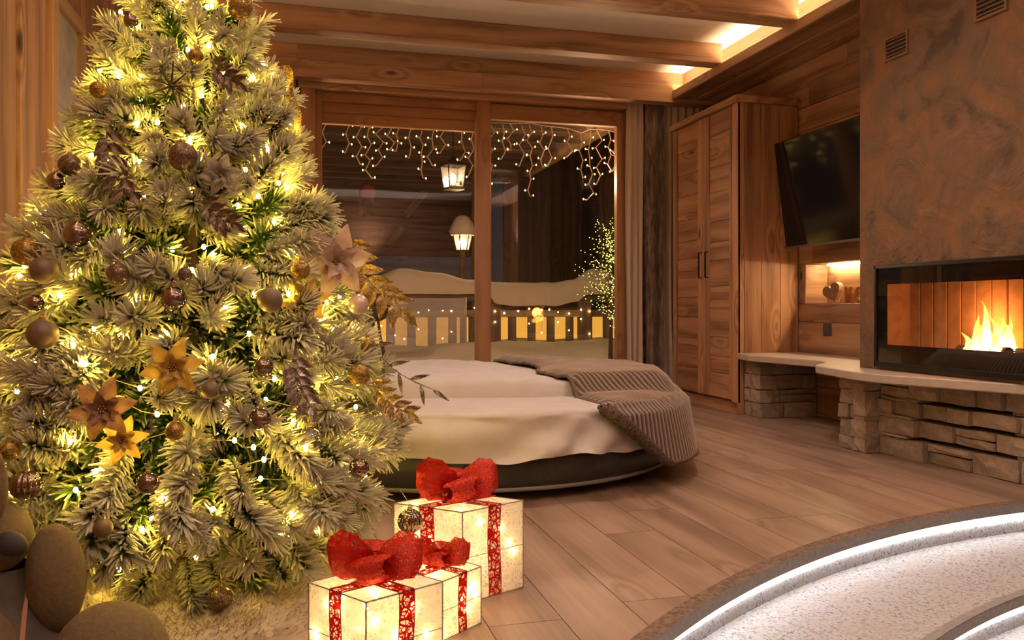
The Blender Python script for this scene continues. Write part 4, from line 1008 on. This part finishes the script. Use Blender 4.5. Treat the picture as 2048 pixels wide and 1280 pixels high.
# fur tree skirt
SKC = Vector((-.30, 2.36, 0))
def skirt_h(x, y):
    d = math.hypot((x - SKC.x) / .50, (y - SKC.y) / .52)
    return max(.004, (.085 + .05 * mn.noise(Vector((x * 5, y * 5, 3)))) * (1 - d ** 3) + .02 * mn.noise(Vector((x * 12, y * 12, 1)))) if d < 1 else .004
def skr(a): return 1 + .10 * math.sin(3 * a + 1) + .06 * math.sin(7 * a)
M_wfur = plain('cream_fur', (.60, .50, .38), .95, col2=(.47, .38, .27), nscale=30)
sk_ = thing('tree_skirt', SKC, 'cream faux fur skirt bunched around the tree foot', 'tree skirt')
def skfn(a, b_):
    th = 2 * PI * a; r_ = b_ * skr(th); x, y = SKC.x + .50 * r_ * math.cos(th), SKC.y + .52 * r_ * math.sin(th)
    return (x, y, skirt_h(x, y) * (1 if b_ < .99 else .1))
MB().grid(skfn, 80, 24).build('fur_backing', M_wfur, sk_, smooth=True)
fb = MB()
for i in range(15000):
    th = rnd.uniform(0, 2 * PI); b_ = math.sqrt(rnd.random()) * 1.0; x, y, z_ = skfn(th / 2 / PI, b_)
    d = Vector((math.cos(th) * b_ * .9 + rnd.uniform(-.6, .6), math.sin(th) * b_ * .9 + rnd.uniform(-.6, .6), .75)).normalized() * rnd.uniform(.018, .034)
    s1 = Vector((rnd.uniform(-1, 1), rnd.uniform(-1, 1), 0)).normalized() * .0016; q_ = Vector((x, y, z_ - .002))
    fb.add([q_ - s1, q_ + s1, q_ + d + Vector((d.x, d.y, -.01)) * .3], [(0, 1, 2)])
fb.build('fur', M_wfur, sk_, kind='stuff')

# ------------------------------------------------------------------ light-up gift boxes
def net(name, col, holes, scale, tl=.6, tin=0.0):
    m, nt, b, out = newmat(name); q = N(nt); nt.nodes.remove(b); c = q.coord()
    e = q.n('ShaderNodeTexVoronoi', {'Vector': q.n('ShaderNodeVectorMath', {0: c, 1: q.n('ShaderNodeTexNoise', {'Vector': c, 'Scale': 30.0}).outputs[1]}, operation='MULTIPLY_ADD').outputs[0] if False else c, 'Scale': scale}, feature='DISTANCE_TO_EDGE').outputs[0]
    f2 = q.n('ShaderNodeTexVoronoi', {'Vector': c, 'Scale': scale * .45}, feature='DISTANCE_TO_EDGE').outputs[0]
    th = q.math('MINIMUM', e, q.math('MULTIPLY', f2, 1.0)); hole = q.math('MULTIPLY', q.math('GREATER_THAN', th, .10), holes)
    sh = q.n('ShaderNodeMixShader', {0: tl, 1: q.n('ShaderNodeBsdfDiffuse', {0: (*col, 1)}).outputs[0], 2: q.n('ShaderNodeBsdfTranslucent', {0: (*col, 1)}).outputs[0]})
    if tin:
        bn = q.n('ShaderNodeBump', {'Height': q.noise(c, 260.0, 2.0), 'Strength': 1.0, 'Distance': .004}).outputs[0]
        sh = q.n('ShaderNodeMixShader', {0: tin, 1: sh.outputs[0], 2: q.n('ShaderNodeBsdfGlossy', {0: (.9, .12, .08, 1), 'Roughness': .22, 'Normal': bn}).outputs[0]})
    q.lk(q.n('ShaderNodeMixShader', {0: hole, 1: sh.outputs[0], 2: q.n('ShaderNodeBsdfTransparent').outputs[0]}).outputs[0], out.inputs[0]); return m
M_net = net('white_thread_net', (.86, .80, .70), .42, 75)
M_rnet = net('red_tinsel_net', (.42, .010, .008), .60, 95, .40)
M_bow = net('red_bow_mesh', (.42, .008, .006), .25, 130, .45, .35)
M_wire = plain('grey_wire_frame', (.28, .25, .22), .45, .4)
M_gb = emit('gift_bulb', (1.0, .72, .28), 30.0)
gbm = MB().lathe([(.0005, .007), (.0042, .005), (.0052, 0), (.0042, -.005), (.0005, -.007)], 8).mesh('bulb', M_gb, smooth=True)
def gift(P0, PL, PRt, h, label, bow_r, seed, power):
    g = random.Random(seed); P0 = Vector((*P0, 0)); eL = Vector((*PL, 0)) - P0; eR = Vector((*PRt, 0)) - P0
    c = P0 + (eL + eR) / 2; o = thing('gift_box', c, label, 'gift box')
    pt = lambda a, b_, z_: P0 + eL * a + eR * b_ + UP * z_
    cs = [(0, 0), (1, 0), (1, 1), (0, 1)]
    for i in range(4):
        a, b_ = cs[i], cs[(i + 1) % 4]
        MB().add([pt(*a, .003), pt(*b_, .003), pt(*b_, h), pt(*a, h)], [(0, 1, 2, 3)]).build('side_panel', M_net, o)
    MB().add([pt(*a, h) for a in cs], [(0, 1, 2, 3)]).build('top_panel', M_net, o)
    wf = MB()
    for i in range(4):
        a, b_ = cs[i], cs[(i + 1) % 4]
        for z_ in (.003, h): wf.tube([pt(*a, z_), pt(*b_, z_)], .0017, 5)
        wf.tube([pt(*a, .0), pt(*a, h)], .0017, 5)
    for i in range(4):
        a, b_ = cs[i], cs[(i + 1) % 4]; wf.tube([pt(*a, h * .5), pt(*b_, h * .5)], .001, 4)
    wf.build('wire_frame', M_wire, o)
    # ribbon bands with wire edges
    k = 1.012
    for ax in (0, 1):
        lo, hi = .40, .60; e_ = .006
        P = (lambda t_, s_, z_: pt(t_, s_, z_)) if ax == 0 else (lambda t_, s_, z_: pt(s_, t_, z_))
        mb = MB(); ed = [[], []]
        prof = [(-.012, .004 + (h - .004) * i / 8) for i in range(9)] + [(-.012 + 1.024 * i / 8, h + .004) for i in range(9)] + [(1.012, h - (h - .004) * i / 8) for i in range(9)]
        mb.grid(lambda a, b_: P(lo + (hi - lo) * b_ + .012 * math.sin(a * 19 + seed), prof[int(round(a * 26))][0], prof[int(round(a * 26))][1]), 26, 2)
        rb = mb.build('ribbon_band', M_rnet, o)
        er = MB()
        for b_ in (lo, hi): er.tube([P(b_ + .012 * math.sin(i / 26 * 19 + seed), prof[i][0], prof[i][1]) for i in range(27)], .0012, 4)
        er.build('ribbon_edge', bpy.data.materials.get('dark_red_wire') or plain('dark_red_wire', (.28, .008, .008), .5), rb)
    # bow
    top = c + UP * (h + .004)
    bo = None
    for i in range(4):
        an = i * PI / 2 - YAW + .25 * math.sin(seed * 2.1); d = Vector((math.cos(an), math.sin(an), 0)); sdv = UP.cross(d)
        R_ = bow_r * (1.0 if i % 2 == 0 else .72) * g.uniform(.95, 1.08); wd = bow_r * .80
        wax = (UP * .9 + sdv * .45).normalized() if i % 2 == 0 else (sdv * .95 + UP * .2).normalized()
        oax = d.cross(wax).normalized() * (1 if i % 2 else .9); oax = -oax if (i % 2 and oax.z < 0) else oax
        def fn(a, b_, R_=R_, d=d, wax=wax, oax=oax, wd=wd, i=i):
            t_ = 2 * PI * a; f_ = (1 - math.cos(t_)) / 2; x = R_ * f_; w_ = (b_ - .5) * wd * 1.25 * math.sin(PI * (.13 + .70 * f_))
            p_ = d * x + oax * (.50 * R_ * math.sin(t_) * (.35 + .65 * f_)) * (1 - .25 * (2 * b_ - 1) ** 2) + wax * w_ + UP * (.36 * R_ + .22 * x + .003 * math.sin(9 * t_ + i))
            return top + Vector((p_.x, p_.y, max(.003, p_.z)))
        MB().grid(fn, 28, 6).build('bow_loop', M_bow, o, smooth=True)
    MB().grid(lambda a, b_: top + Vector((math.cos(2 * PI * a), math.sin(2 * PI * a), 0)) * (bow_r * .24 * (1 + .2 * math.sin(PI * b_))) + UP * (b_ * bow_r * .55), 16, 6).build('bow_knot', M_bow, o, smooth=True)
    # bulbs just inside the net
    for i in range(22):
        side = i % 5; a, b_ = g.uniform(.1, .9), g.uniform(.12, .9); e = .035
        q_ = pt(a, e, h * b_) if side == 0 else pt(e, a, h * b_) if side == 1 else pt(a, b_, h - .008) if side == 2 else pt(a, .0 + e, h * b_) if side == 3 else pt(1 - e, a, h * b_)
        link('bulb', gbm, o, at=q_)
    lamp('gift_light', 'POINT', c + UP * h * .5, power, (1.0, .72, .40), shadow_soft_size=.03)
gift(fl(925, 0, 2.196), fl(788, 0, 2.30), fl(1046, 0, 2.335), .25, 'tallest light-up gift box with red mesh bow nearest the bed', .115, 1, .5)
gift(fl(884, 0, 1.955), fl(800, 0, 2.05), fl(962, 0, 2.07), .145, 'smallest light-up gift box with red mesh bow between two others', .070, 2, .19)
gift(fl(732, 0, 1.665), fl(618, 0, 1.786), fl(885, 0, 1.79), .20, 'light-up gift box with red mesh bow beside the fur tree skirt', .105, 3, .34)

# ------------------------------------------------------------------ plush toy in the corner
M_pl = plain('olive_plush', (.17, .120, .055), .95, nz=.2, nscale=90, bmp=.3)
M_dress = plain('grey_brown_dress', (.12, .095, .07), .9, nz=.4, nscale=12, bmp=.2)
PW_ = 1.74
base = onw(40, 1250, PW_); base.z = 0
ts = thing('plush_toy', base, 'olive plush animal in a grey dress sitting below the tree', 'plush toy')
def plush_part(name, mat, args):
    B = ell_matrix(*args); b0 = MB().ball((0, 0, 0), 1.0, 28, 18); MB().add([B @ Vector(p) for p in b0.v], b0.f).build(name, mat, ts, smooth=True)
plush_part('head', M_pl, PLUSH['head']); plush_part('nose', plain('dark_plush_nose', (.035, .028, .025), .7), PLUSH['nose'])
plush_part('ear', M_pl, PLUSH['ear']); plush_part('arm', M_pl, PLUSH['arm']); plush_part('foot', M_pl, PLUSH['foot']); plush_part('foot', M_pl, (-80, 1318, 112, 112, 1.60, .9))
cB = onw(10, 1150, 1.70); prof = [(.05, .0), (.07, -.03), (.10, -.10), (.135, -.20), (.16, -cB.z + .02)]
mb = MB(); mb.grid(lambda a, b_: cB + Vector((math.cos(2 * PI * a), math.sin(2 * PI * a), 0)) * ((.05 + .13 * b_) * (1 + .07 * math.sin(2 * PI * a * 9) * b_)) + UP * (.02 - (cB.z) * b_), 72, 10); mb.build('dress', M_dress, ts, smooth=True)
def on_dress(u, v):
    w = 1.35
    while w < 1.72:
        p = onw(u, v, w); b_ = (cB.z + .02 - p.z) / cB.z
        if b_ > 0 and math.hypot(p.x - cB.x, p.y - cB.y) <= (.05 + .13 * b_) * (1 + .07 * b_) + .003: return p
        w += .004
    return p
pts = [on_dress(u, v) for u, v in [(54, 1172), (52, 1198), (49, 1228), (46, 1262), (42, 1300)]]
mb = MB(); mb.grid(lambda a, b_: pts[min(int(a * 4), 3)].lerp(pts[min(int(a * 4), 3) + 1], a * 4 - min(int(a * 4), 3)) + RT * ((b_ - .5) * .010), 20, 2); mb.build('ribbon', plain('pink_ribbon', (.48, .24, .17), .6), ts)

# ------------------------------------------------------------------ terrace and night outside
M_snow = plain('snow', (.70, .62, .52), .9, nz=.06, nscale=3, bmp=.15)
gs = MB()
def snow_z(x, y):
    d = (y - 7.1) / 3
    z_ = .16 + .18 * min(1, max(0, d)) + .09 * mn.noise(Vector((x * .9, y * 1.1, 2))) + .03 * mn.noise(Vector((x * 3, y * 3, 8)))
    return z_ + .10 * math.exp(-((x - 1.9) ** 2 / .3 + (y - 9.3) ** 2 / .4)) + .06 * math.exp(-((x - 3.6) ** 2 / .6 + (y - 9.6) ** 2 / .3))
gs.grid(lambda a, b_: (-3 + 9 * a, 7.06 + 3.3 * b_, snow_z(-3 + 9 * a, 7.06 + 3.3 * b_)), 90, 40)
gs.build('terrace_snow', M_snow, smooth=True, kind='stuff', label='deep drifted snow covering the terrace outside the window', cat='snow')
RY = 10.0
rl = thing('terrace_railing', (2.4, RY, .2), 'weathered timber terrace railing with snow piled on its top rail', 'railing')
bxboard('top_rail', -2.6, 6.0, RY - .05, RY + .07, .90, .985, 'x', 'y', M_rail, rl)
bxboard('middle_rail', -2.6, 6.0, RY - .025, RY + .025, .68, .77, 'x', 'y', M_rail, rl)
bxboard('bottom_rail', -2.6, 6.0, RY - .025, RY + .025, .16, .22, 'x', 'y', M_rail, rl)
xs = []; x = -2.5
while x < 6: xs.append(x); x += .255
for i, x in enumerate(xs):
    bxboard('baluster', x, x + .105, RY - .012, RY + .012, .16, .70, 'z', 'y', M_rail, rl)
for x in (-.6, 2.42, 3.62, 5.2): bxboard('post', x - .07, x + .07, RY - .07, RY + .08, 0, 1.04, 'z', 'y', M_rail, rl)
sn = MB()
def cap_prof(x):
    pts_ = [(-2.6, 1.20), (.9, 1.16), (1.25, 1.28), (1.7, 1.23), (2.1, 1.15), (2.6, 1.115), (3.2, 1.12), (3.45, 1.16), (3.75, 1.31), (4.1, 1.22), (4.6, 1.12), (6, 1.12)]
    for (a, za), (b_, zb) in zip(pts_, pts_[1:]):
        if x <= b_: t_ = (x - a) / (b_ - a); t_ = t_ * t_ * (3 - 2 * t_); return za + (zb - za) * t_
    return 1.12
def cap_low(x):
    pts_ = [(-2.6, .965), (1.0, .965), (2.3, .965), (2.42, .84), (2.7, .815), (2.95, .83), (3.15, .815), (3.45, .87), (3.62, .97), (6, .965)]
    for (a, za), (b_, zb) in zip(pts_, pts_[1:]):
        if x <= b_: t_ = (x - a) / (b_ - a); t_ = t_ * t_ * (3 - 2 * t_); return za + (zb - za) * t_
    return .965
def capfn(a, b_):
    x = -2.6 + 8.6 * a; zt, zl = cap_prof(x), cap_low(x); th = PI * (b_ * 1.0)
    hw = .16; yy = RY + .01 - hw * math.cos(th); k = math.sin(th) ** .6
    z0 = zl if b_ < .5 else .965
    return (x, yy + .01 * mn.noise(Vector((x * 4, b_ * 3, 0))), z0 + (zt - z0) * k + .008 * mn.noise(Vector((x * 6, b_ * 4, 3))))
sn.grid(capfn, 200, 14); sn.build('rail_snow', M_snow, smooth=True, label='thick wavy snow cushion lying on the terrace railing', cat='snow')
# small string lights along the rail
rs = thing('rail_lights', (2.4, RY - .06, .8), 'string of small warm bulbs hung along the snowy railing', 'string lights')
M_rb = emit('rail_bulb', (1.0, .62, .16), 38.0); mb = MB(); wpts = []; drops = []
x = -.2
while x < 4.6:
    zz = .80 + .02 * math.sin(x * 7); p = Vector((x, RY - .078, zz)); wpts.append(p); q_ = p + Vector((0, 0, -rnd.uniform(.01, .06))); mb.octa(q_, rnd.uniform(.008, .014)); x += rnd.uniform(.08, .2)
    if rnd.random() < .5:
        zb_ = rnd.uniform(.40, .66); mb.octa((x, RY - .078, zb_), .010); drops.append([(x, RY - .078, .80 + .02 * math.sin(x * 7)), (x + .004, RY - .079, (zb_ + .8) / 2), (x, RY - .078, zb_)])
mb.build('bulbs', M_rb, rs, kind='stuff'); rw_ = MB().tube(wpts, .003, 4)
for d_ in drops: rw_.tube(d_, .0018, 4)
rw_.build('wire', M_wire, rs)
# snow-capped lamp post
lp = thing('lamp_post', (2.16, RY + .35, 0), 'lit lantern on a post with a cap of snow outside the window', 'street lamp')
LX, LY = 2.085, RY + .35
MB().tube([(LX, LY, -.2), (LX, LY, 1.52)], .035, 12).build('post', M_rail, lp)
lz = 1.53
mb = MB()
for k in range(6):
    a = k * PI / 3; mb.tube([(LX + .075 * math.cos(a), LY + .075 * math.sin(a), lz), (LX + .125 * math.cos(a), LY + .125 * math.sin(a), lz + .22)], .008, 6)
mb.lathe([(.001, lz), (.08, lz), (.08, lz + .012), (.001, lz + .012)], 6, (LX, LY, 0)); mb.lathe([(.14, lz + .22), (.14, lz + .235), (.03, lz + .30), (.001, lz + .30)], 6, (LX, LY, 0)); mb.build('lantern_frame', M_rail, lp)
M_lglass = pane('lantern_glass', (1, .95, .85), .06, haze=.12)
for k in range(6):
    a, b_ = k * PI / 3, (k + 1) * PI / 3
    MB().add([(LX + .073 * math.cos(a), LY + .073 * math.sin(a), lz + .01), (LX + .073 * math.cos(b_), LY + .073 * math.sin(b_), lz + .01), (LX + .123 * math.cos(b_), LY + .123 * math.sin(b_), lz + .22), (LX + .123 * math.cos(a), LY + .123 * math.sin(a), lz + .22)], [(0, 1, 2, 3)]).build('pane', M_lglass, lp)
M_lb = emit('lantern_bulb', (1.0, .70, .38), 110.0)
MB().ball((LX, LY, lz + .11), .045, 14, 10, (1, 1, 1.4)).build('bulb', M_lb, lp, smooth=True)
MB().lathe([(.150, lz + .20), (.175, lz + .24), (.150, lz + .31), (.125, lz + .37), (.085, lz + .43), (.035, lz + .455), (.001, lz + .46)], 24, (LX, LY, 0)).build('snow_cap', M_snow, lp, smooth=True)
lamp('lamp_post_light', 'POINT', (LX, LY - .02, lz + .11), 10, (1.0, .66, .34), shadow_soft_size=.05)
# hanging lantern under the porch roof
HX, HY, HZ = 1.555, 8.2, 2.015
hl = thing('hanging_lantern', (HX, HY, HZ), 'square lit lantern hanging on a chain from the porch roof', 'lantern')
Mr = Matrix.Translation((HX, HY, 0)) @ Matrix.Rotation(.25, 4, 'Z')
mb = MB()
for sx, sy in ((-1, -1), (1, -1), (1, 1), (-1, 1)): mb.tube([Mr @ Vector((sx * .075, sy * .075, HZ)), Mr @ Vector((sx * .10, sy * .10, HZ + .22))], .006, 6)
k_ = MB().box(-.09, .09, -.09, .09, HZ - .02, HZ); mb.add([Mr @ Vector(p) for p in k_.v], k_.f)
k_ = MB().lathe([(.15, HZ + .22), (.15, HZ + .23), (.03, HZ + .30), (.012, HZ + .33)], 4); Mq = Mr @ Matrix.Rotation(PI / 4, 4, 'Z'); mb.add([Mq @ Vector(p) for p in k_.v], k_.f)
mb.build('frame', M_black, hl)
for k in range(4):
    Mk = Mr @ Matrix.Rotation(k * PI / 2, 4, 'Z')
    MB().add([Mk @ Vector(p) for p in [(-.073, -.073, HZ + .002), (.073, -.073, HZ + .002), (.098, -.098, HZ + .22), (-.098, -.098, HZ + .22)]], [(0, 1, 2, 3)]).build('pane', M_lglass, hl)
Mk = Mr; sil = MB()
for (a, b_, c, d) in [(-.07, .07, .004, .012), (-.035, .035, .05, .058), (.043, .049, .012, .03)]: k_ = MB().box(a, b_, -.079 , -.077, HZ + c, HZ + d); sil.add([Mk @ Vector(p) for p in k_.v], k_.f)
sil.add([Mk @ Vector(p) for p in [(.03, -.082, HZ + .025), (.062, -.082, HZ + .025), (.046, -.085, HZ + .075)]], [(0, 1, 2)]); sil.build('silhouette', M_black, hl, label='black tree and star silhouettes')
MB().ball((HX, HY, HZ + .09), .028, 14, 10, (1, 1, 1.9)).build('bulb', M_lb, hl, smooth=True)
MB().tube([(HX, HY, HZ + .33), (HX, HY, 2.80)], .005, 6).build('chain', M_black, hl)
lamp('hanging_lantern_light', 'POINT', (HX, HY, HZ + .12), 9, (1.0, .66, .36), shadow_soft_size=.04)
# porch roof
pr_ = thing('porch_roof', (1.0, 8.8, 2.8), 'timber porch roof with cross beams outside the window', 'roof')
M_porch_lit = wood('lit_tone_porch_timber', (.46, .30, .19), (.36, .22, .13), (.24, .135, .075), rough=.7)
y = 7.06
while y < 11.4:
    bxboard('roof_board', -4, 1.70, y, y + .247, 2.90, 2.925, 'x', 'z', M_dark_wood, pr_); bxboard('roof_board', 1.70, 3.28, y, y + .247, 2.90, 2.925, 'x', 'z', M_porch_lit, pr_); y += .25  # dark left, pale right: shaded and lit sides are put into the colour
for i, yy in enumerate((7.35, 8.45, 9.55, 10.75)): bxboard('cross_beam', -4, 3.28, yy, yy + .13, 2.74, 2.90, 'x', 'y', M_dark_wood if i else M_porch_lit, pr_)
bxboard('edge_beam', 3.20, 3.31, 7.06, 11.42, 2.70, 2.95, 'y', 'x', M_porch_lit, pr_)
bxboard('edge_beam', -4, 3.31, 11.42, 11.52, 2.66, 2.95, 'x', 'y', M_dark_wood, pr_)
bxboard('roof_post', 2.44, 2.60, 11.30, 11.46, -.6, 2.70, 'z', 'x', M_rail, pr_)
# icicle lights at the top of the window
ic = thing('icicle_lights', (1.5, WY + .2, 2.38), 'curtain of warm icicle lights hanging along the top of the window', 'string lights')
M_ib = emit('icicle_bulb', (1.0, .56, .14), 20.0); M_iw = plain('clear_cable', (.72, .55, .40), .4)
IY = WY + .22
strands = [(646, 236, 300), (694, 240, 305), (718, 243, 330), (737, 250, 355), (760, 243, 333), (784, 246, 300), (797, 243, 303), (819, 246, 316), (842, 248, 357), (864, 250, 330), (888, 250, 308), (924, 252, 320), (942, 250, 352),
           (982, 255, 385), (1005, 255, 320), (1020, 256, 300), (1042, 256, 330), (1060, 255, 394), (1083, 260, 337), (1103, 262, 334), (1137, 266, 315), (1163, 275, 355), (1180, 268, 402), (1197, 268, 372), (1220, 270, 345), (1233, 275, 340)]
mb0 = []
for i, (u, v0, v1) in enumerate(strands):
    g = random.Random(900 + i); n_ = max(4, int((v1 - v0) / 15)); pts = []; wb_ = MB(); du = g.uniform(-3, 3)
    for k in range(n_ + 1):
        vv = v0 - 8 + (v1 - v0 + 8) * k / n_; pts.append(ony(u + (4.0 if k % 2 else -4.0) * (.4 if k == 0 else g.uniform(.2, 1.7)) + g.uniform(-3, 3), vv + g.uniform(-3, 3), IY))
    wm_ = MB().tube(pts, .0052, 5)
    for k in range(1, n_ + 1):
        sg = 1 if k % 2 else -1; q_ = pts[k] + Vector((sg * g.uniform(.012, .03), 0, g.uniform(-.012, .018))); wm_.tube([pts[k], q_], .0048, 5); wb_.octa(q_ + Vector((sg * .005, 0, 0)), .0060, .0095)
    s_ = wm_.build('strand', M_iw, ic, at=pts[0]); wb_.build('bulbs', M_ib, s_, at=pts[0], kind='stuff')
MB().tube([ony(u, v0 - 9, IY) for u, v0, _ in strands], .004, 5).build('lead_wire', M_iw, ic)
# little tree of lights
lt = thing('light_tree', (3.43, 8.62, .2), 'slim leafless tree covered in tiny yellow green lights on the terrace', 'light tree')
M_bark = plain('dark_bark', (.05, .04, .03), .9); M_tb = emit('fairy_bulb', (.84, .84, .08), 13.0)
root = Vector((3.43, 8.62, .18)); mb = MB().tube([root, root + Vector((.01, 0, .5)), root + Vector((.0, 0, 1.0)), root + Vector((.02, 0, 1.5))], [.028, .022, .014, .005], 8); mb.build('trunk', M_bark, lt)
br, bl = MB(), MB()
for i in range(85):
    s_ = (i + .5) / 85; z_ = .48 + 1.02 * s_; az = i * 2.4; ln = (.56 - .32 * s_) * rnd.uniform(.5, 1.1) * (1 if s_ > .08 else .6); p0 = root + Vector((0, 0, z_)); d = Vector((math.cos(az), math.sin(az), rnd.uniform(.25, .9))).normalized()
    p1 = p0 + d * ln; br.tube([p0, (p0 + p1) / 2 + Vector((0, 0, -.01)), p1], [.004, .003, .0015], 4)
    for k in range(6): bl.octa(p0.lerp(p1, .25 + .75 * k / 5 + rnd.uniform(-.05, .05)) + Vector((rnd.uniform(-.02, .02), rnd.uniform(-.02, .02), rnd.uniform(-.02, .02))), .0041)
for i in range(60): bl.octa(root + Vector((rnd.uniform(-.02, .02), rnd.uniform(-.03, .0), rnd.uniform(.4, 1.4))), .006)
br.build('twigs', M_bark, lt, kind='stuff'); bl.build('bulbs', M_tb, lt, kind='stuff')
# hazy panel added in place of a window reflection; metal chair
gp = thing('reflection_panel', (1.6, 9.5, .3), 'pale hazy panel in front of the railing standing in for a window reflection', 'screen')
a, b_ = ony(772, 640, 9.6), ony(931, 640, 9.6)
MB().box(a.x, b_.x, 9.595, 9.605, .25, .91).build('pane', pane('reflection_haze', (.95, .93, .97), .05, rough=.15, haze=.30), gp)
MB().box(b_.x - .01, b_.x + .012, 9.58, 9.62, .2, .92).build('reflection_edge', plain('pale_edge_tone', (.6, .55, .55), .4, .5), gp)
chp = ony(752, 690, 8.3); chp.z = .25
mc = thing('metal_chair', chp, 'dark curved metal chair standing in the terrace snow behind the tree', 'chair')
Xc, Yc = chp.x, chp.y
MB().tube([Vector((Xc + .16 * math.cos(a), Yc + .14 * math.sin(a), .80 + .03 * math.sin(a))) for a in [k * PI / 12 for k in range(25)]], .011, 8).build('hoop_back', M_black, mc, smooth=True)
MB().lathe([(.04, .66), (.10, .69), (.155, .79), (.15, .79), (.09, .70), (.03, .67)], 20, (Xc, Yc, 0)).build('bucket_seat', M_black, mc, smooth=True)
for k in range(4):
    a = k * PI / 2 + .6; MB().tube([(Xc + .03 * math.cos(a), Yc + .03 * math.sin(a), .67), (Xc + .06 * math.cos(a), Yc + .06 * math.sin(a), .5), (Xc + .16 * math.cos(a), Yc + .15 * math.sin(a), .18)], .012, 8).build('leg', M_black, mc)
# neighbouring chalets in the night
nb_ = thing('neighbour_chalet', (2, 13.6, -.8), 'warmly lit lower windows of a neighbouring chalet behind the railing', 'building')
M_win = emit('lit_window', (1.0, .46, .06), .85, base=(.3, .2, .1))
x = -3.0
while x < 8:
    MB().box(x, x + .62, 13.60, 13.63, -.75, .74).build('window', M_win, nb_); bxboard('mullion', x + .62, x + .70, 13.55, 13.64, -.8, .78, 'z', 'y', M_dark_wood, nb_); x += .70
bxboard('beam', -3.2, 8.2, 13.5, 13.65, .74, .90, 'x', 'y', M_dark_wood, nb_); bxboard('beam', -3.2, 8.2, 13.5, 13.65, -.95, -.75, 'x', 'y', M_dark_wood, nb_)
MB().box(-3.2, 8.2, 13.64, 13.8, -.95, .9).build('wall', M_dark_wood, nb_)
dw = thing('dark_chalet_wall', (5.2, 13.0, 0), 'dark timber chalet wall of upright boards beyond the light tree', 'building')
x = 3.55
while x < 8.5:
    w_ = rnd.uniform(.25, .4); bxboard('wall_board', x, x + w_ - .01, 13.0, 13.05, .95, 4.2, 'z', 'y', M_dark_wood, dw); x += w_
bxboard('corner_post', 3.30, 3.55, 12.95, 13.05, .95, 4.2, 'z', 'y', M_rail, dw)
nr_ = thing('neighbour_roof', (.5, 13.5, 2), 'dark gridded timber eaves of the chalet across the terrace', 'building')
for k, (v_) in enumerate([372, 398, 425, 457, 490]):
    p = ony(800, v_, 13.8 + .12 * k); bxboard('eaves_beam', -3.5, 3.2, p.y, p.y + .12, p.z - .06, p.z + .06, 'x', 'y', M_dark_wood, nr_)
MB().box(-3.5, 3.25, 14.6, 14.7, 1.72, 3.3).build('eaves_panel', M_dark_wood, nr_)
for (u0, v0, u1, v1) in [(850, 385, 812, 430), (806, 455, 778, 492), (735, 380, 718, 430)]:
    a, b_ = ony(u0, v0, 13.75), ony(u1, v1, 13.75); board('brace', (a + b_) / 2, (a - b_).length, .12, .08, a - b_, 'y', M_rail, nr_)
# red bow with dark tail on the neighbour's beam
rb_ = ony(735, 385, 11.0); rd_ = thing('red_wreath', rb_, 'dim red bow with dark hanging branch under the eaves outside', 'decoration')
MB().ball(rb_, .11, 14, 8, (1, .5, 1.1)).build('bow', plain('dark_red_cloth', (.22, .02, .015), .8), rd_, smooth=True)
MB().tube([rb_ + Vector((0, 0, -.08)), rb_ + Vector((.01, 0, -.2)), rb_ + Vector((0, 0, -.32))], [.06, .10, .03], 10).build('branch', plain('dark_fir', (.03, .03, .02), .9), rd_, smooth=True)
MB().tube([rb_ + Vector((0, .0, .1)), Vector((rb_.x, rb_.y, 2.91))], .004, 5).build('hanger', M_black, rd_)
MB().box(-30, 40, 10.1, 60, -.9, -.8).build('ground', M_snow, kind='structure', label='snowy ground beyond the terrace', cat='ground')
MB().box(-4, 6, 7.04, 10.15, -.9, .02).build('terrace', M_rail, kind='structure', label='terrace deck under the snow', cat='terrace')
